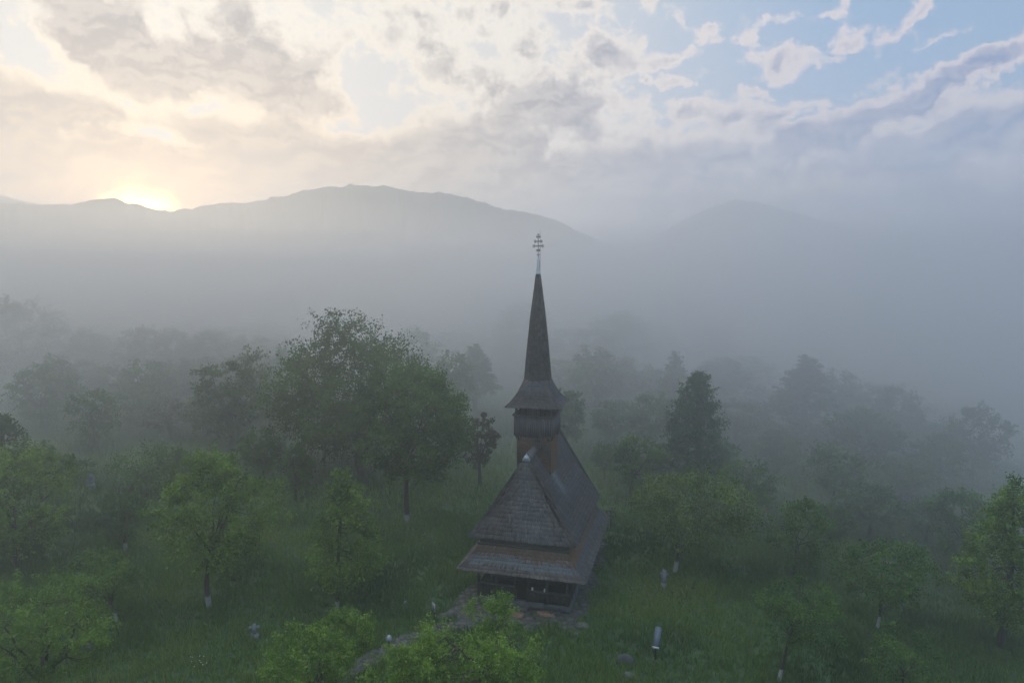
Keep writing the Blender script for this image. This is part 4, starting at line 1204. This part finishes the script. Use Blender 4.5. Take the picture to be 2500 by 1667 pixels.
row(8, 1820, 2420, 100, 125, 930, 1010, 120, ['round', 'olive'], 'almost vanished bluish tree beyond the right slope', 'almost vanished trees on the right slope')
row(7, 1850, 2340, 72, 84, 1000, 1075, 120, ['round', 'olive', 'round_dark'], 'bluish misty tree on the right slope', 'bluish misty trees on the right slope')
row(5, 480, 820, 84, 98, 930, 990, 110, ['round', 'open'], 'dim tree in the gap left of the largest tree', 'dim trees left of the largest tree')

# shrubs by the monument
t = empty('shrub', place(196, 1180)); tag(t, 'small purplish dark shrub left of the pale monument', 'shrub')
tm, cm = tree_meshes(seed=90, H=2.2, W=2.6, cb=.3, shape='round', nleaf=2500, leaf=.16, nclus=24, clus=.22, leafm='dark')
link_mesh('stem', tm, t); link_mesh('foliage', cm, t)

# ------------------------------------------------------------------ grass and flowers
def grass_mat():
    m, nt, bs = mat_new('grass_blades')
    colr = ramp(nt, attr(nt, 'tint'), [(0, (.024, .060, .018)), (.45, (.078, .160, .034)), (.8, (.140, .235, .045)), (1, (.20, .26, .06))])
    nt.links.new(colr, bs.inputs['Base Color']); bs.inputs['Roughness'].default_value = .7
    bs.inputs['Specular IOR Level'].default_value = .25
    tr = MN(nt, 'ShaderNodeBsdfTranslucent'); nt.links.new(colr, tr.inputs[0])
    mx = MN(nt, 'ShaderNodeMixShader'); mx.inputs[0].default_value = .3
    nt.links.new(bs.outputs[0], mx.inputs[1]); nt.links.new(tr.outputs[0], mx.inputs[2]); nt.links.new(mx.outputs[0], nt.nodes['Material Output'].inputs[0])
    return m
rg = np.random.default_rng(3)
def grass_field(n, y0, y1, blade_h, blade_w, per):
    # uniform in area over the wedge that the view can see, a little wider
    y = np.sqrt(rg.uniform(y0 ** 2, y1 ** 2, n)); x = rg.uniform(-.86, .86, n) * y
    u_ = (x - CH[0]) * math.cos(CYAW) + (y - CH[1]) * math.sin(CYAW); v_ = -(x - CH[0]) * math.sin(CYAW) + (y - CH[1]) * math.cos(CYAW)
    inside = (np.abs(u_) < 3.2) & (v_ > -.3) & (v_ < 11.5)
    pv = np.array([pav(a, b) for a, b in zip(u_, v_)]) if n < 200000 else (np.abs(u_) < 4.3) & (v_ > -2.6) & (v_ < 11)
    keep = ~(inside | (pv & (rg.random(n) > .06)) | ((path_d(x, y) < .62) & (rg.random(n) > .06)))
    # patchy sward
    pn = vnoise(x / 2.3, y / 2.3, 7) * .5 + vnoise(x / .8, y / .8, 8) * .5
    keep &= rg.random(n) < .55 + .9 * (pn - .3)
    x, y, pn = x[keep], y[keep], pn[keep]; n = len(x)
    z = ground_z(x, y)
    hh = blade_h * (.55 + .9 * pn)
    X = np.repeat(x, per) + rg.normal(0, .08, n * per); Yy = np.repeat(y, per) + rg.normal(0, .08, n * per); Zz = np.repeat(z, per)
    h = np.repeat(hh, per) * rg.uniform(.5, 1.25, n * per)
    a = rg.uniform(0, 2 * np.pi, n * per); lean = h * rg.uniform(.1, .75, n * per); b = rg.uniform(0, 2 * np.pi, n * per)
    w = blade_w * rg.uniform(.6, 1.4, n * per)
    p0 = np.stack([X - w * np.cos(a), Yy - w * np.sin(a), Zz - .03], -1); p1 = np.stack([X + w * np.cos(a), Yy + w * np.sin(a), Zz - .03], -1)
    p2 = np.stack([X + lean * np.cos(b), Yy + lean * np.sin(b), Zz + h], -1)
    big = vnoise(x / 9, y / 9, 21) * .6 + vnoise(x / 3.1, y / 3.1, 22) * .4
    tint = np.clip((np.repeat(big, per) - .5) * 1.5 + .43 + rg.normal(0, .14, n * per), 0, 1)
    return np.stack([p0, p1, p2], 1).reshape(-1, 3), tint
va, ta = grass_field(70000, 27, 58, .40, .033, 5)
vb, tb_ = grass_field(42000, 58, 105, .60, .075, 3)
vv = np.concatenate([va, vb]); tt_ = np.concatenate([ta, tb_])
g = link_mesh('grass', np_mesh('grass', vv, np.arange(len(vv)).reshape(-1, 3), grass_mat(), tt_))
tag(g, 'tall uneven meadow grass growing around the church and trees', 'grass', kind='stuff')
mb = MB()
for _ in range(11):
    px_, py_ = rng.gauss(490, 14), rng.gauss(1628, 9); p = place(px_, py_)
    mb.lathe([(.01, -.02), (.035, 0), (.01, .02)], 6, (p.x, p.y, p.z + rng.uniform(.35, .55)))
tag(mb.build('flowers', M_WHITE), 'scatter of tiny white flowers in the grass near the bottom left', 'flowers', kind='stuff')

# ------------------------------------------------------------------ air: thin haze over everything, a fog bank lying on the meadows
def vol_mat(name, dens_, colr, aniso):
    m = bpy.data.materials.new(name); m.use_nodes = True; nt = m.node_tree; nt.nodes.clear()
    vN = nt.nodes.new('ShaderNodeVolumePrincipled'); o = nt.nodes.new('ShaderNodeOutputMaterial')
    vN.inputs['Density'].default_value = dens_; vN.inputs['Color'].default_value = (*colr, 1); vN.inputs['Anisotropy'].default_value = aniso
    nt.links.new(vN.outputs[0], o.inputs['Volume'])
    return m
mb = MB(); mb.box(-4200, 4200, -3950, 4300, -60, 330)
hz = mb.build('haze', vol_mat('haze_air', .00045, (.88, .92, 1), .6))
tag(hz, kind='stuff')
FOG1 = .0032
FOGC = (.975, .975, .985)
# fog bank: closed body with an undulating top
gx = np.concatenate([-np.geomspace(1350, 60, 26), np.linspace(-54, 54, 19), np.geomspace(60, 1350, 26)])
gy = np.concatenate([[-700, -400, -220, -120, -60], np.linspace(-30, 120, 31), np.geomspace(128, 1500, 30)])
XX, YY = np.meshgrid(gx, gy, indexing='ij')
rr_ = np.hypot(XX, YY)
azd = np.degrees(np.arctan2(XX, YY))
right = smooth01(1, 26, azd) * smooth01(120, 60, azd)
topz = 31.0 + (vnoise(XX / 70, YY / 70, 31) - .5) * 3.0 * smooth01(400, 100, rr_) + right * smooth01(20, 90, rr_) * 6
n1, n2 = XX.shape
def closed_fog(name, topz, botz, dens_, colr, an):
    top_v = np.stack([XX, YY, topz], -1).reshape(-1, 3); bot_v = np.stack([XX, YY, botz], -1).reshape(-1, 3)
    ft = grid_faces(n1, n2); N_ = n1 * n2
    idx = np.arange(N_).reshape(n1, n2)
    loop = np.concatenate([idx[0, :], idx[1:, -1], idx[-1, -2::-1], idx[-2:0:-1, 0]])
    l2 = np.roll(loop, -1)
    o = link_mesh(name, np_mesh(name, np.concatenate([top_v, bot_v]), [np.concatenate([ft, ft[:, ::-1] + N_]), np.stack([loop, l2, l2 + N_, loop + N_], -1)], vol_mat(name + '_air', dens_, colr, an)))
    bm = bmesh.new(); bm.from_mesh(o.data); bmesh.ops.recalc_face_normals(bm, faces=bm.faces); bm.to_mesh(o.data); bm.free()
    return o
import bmesh
tag(closed_fog('fog', topz, np.full_like(XX, -40.0), FOG1, FOGC, .72), 'thin grey morning fog lying over the meadow and orchard', 'fog', kind='stuff')
# the thick bank behind the church: its front rises like a wedge
front = YY - (65 - 42 * smooth01(-4, 40, XX) - 14 * smooth01(-20, -70, XX) + 10 * (vnoise(XX / 40, YY / 40, 41) - .5))
SHEETS = [(20.0, .0032, 0, 'lowest and densest sheet of the fog bank behind the church'), (25.0, .0026, 5, 'second sheet of the fog bank, reaching to the bell gallery'),
          (31.0, .0021, 12, 'third sheet of the fog bank, reaching over the spire cross'), (39.0, .0016, 24, 'fourth sheet of the fog bank, thin and high'),
          (49.0, .0009, 38, 'fifth sheet of the fog bank, very thin, lapping the hill foot'), (61.0, .0006, 52, 'topmost and thinnest veil of the fog bank before the hills')]
for lay, (th, de, fr_, lab) in enumerate(SHEETS):
    top2 = -39 + (th + 39) * smooth01(-34, 28, front - fr_) + (vnoise(XX / (32 + 7 * lay), YY / (32 + 7 * lay), 33 + 10 * lay) - .5) * (4 + lay) * smooth01(500, 140, rr_) + right * (5 + .6 * lay) * smooth01(60, 200, rr_)
    tag(closed_fog('fog_bank', top2, np.full_like(XX, -41.0 - .1 * lay), de, FOGC, .72), lab, 'fog', kind='stuff')
# low fog filling the orchard beyond the church, below the camera
top3 = -39 + 56 * smooth01(-38, 24, front) + (vnoise(XX / 34, YY / 34, 35) - .5) * 11 + (vnoise(XX / 14, YY / 14, 36) - .5) * 4
tag(closed_fog('low_fog', top3, np.full_like(XX, -42.0), .020, FOGC, .72), 'low fog drifting between the far orchard trees', 'fog', kind='stuff')
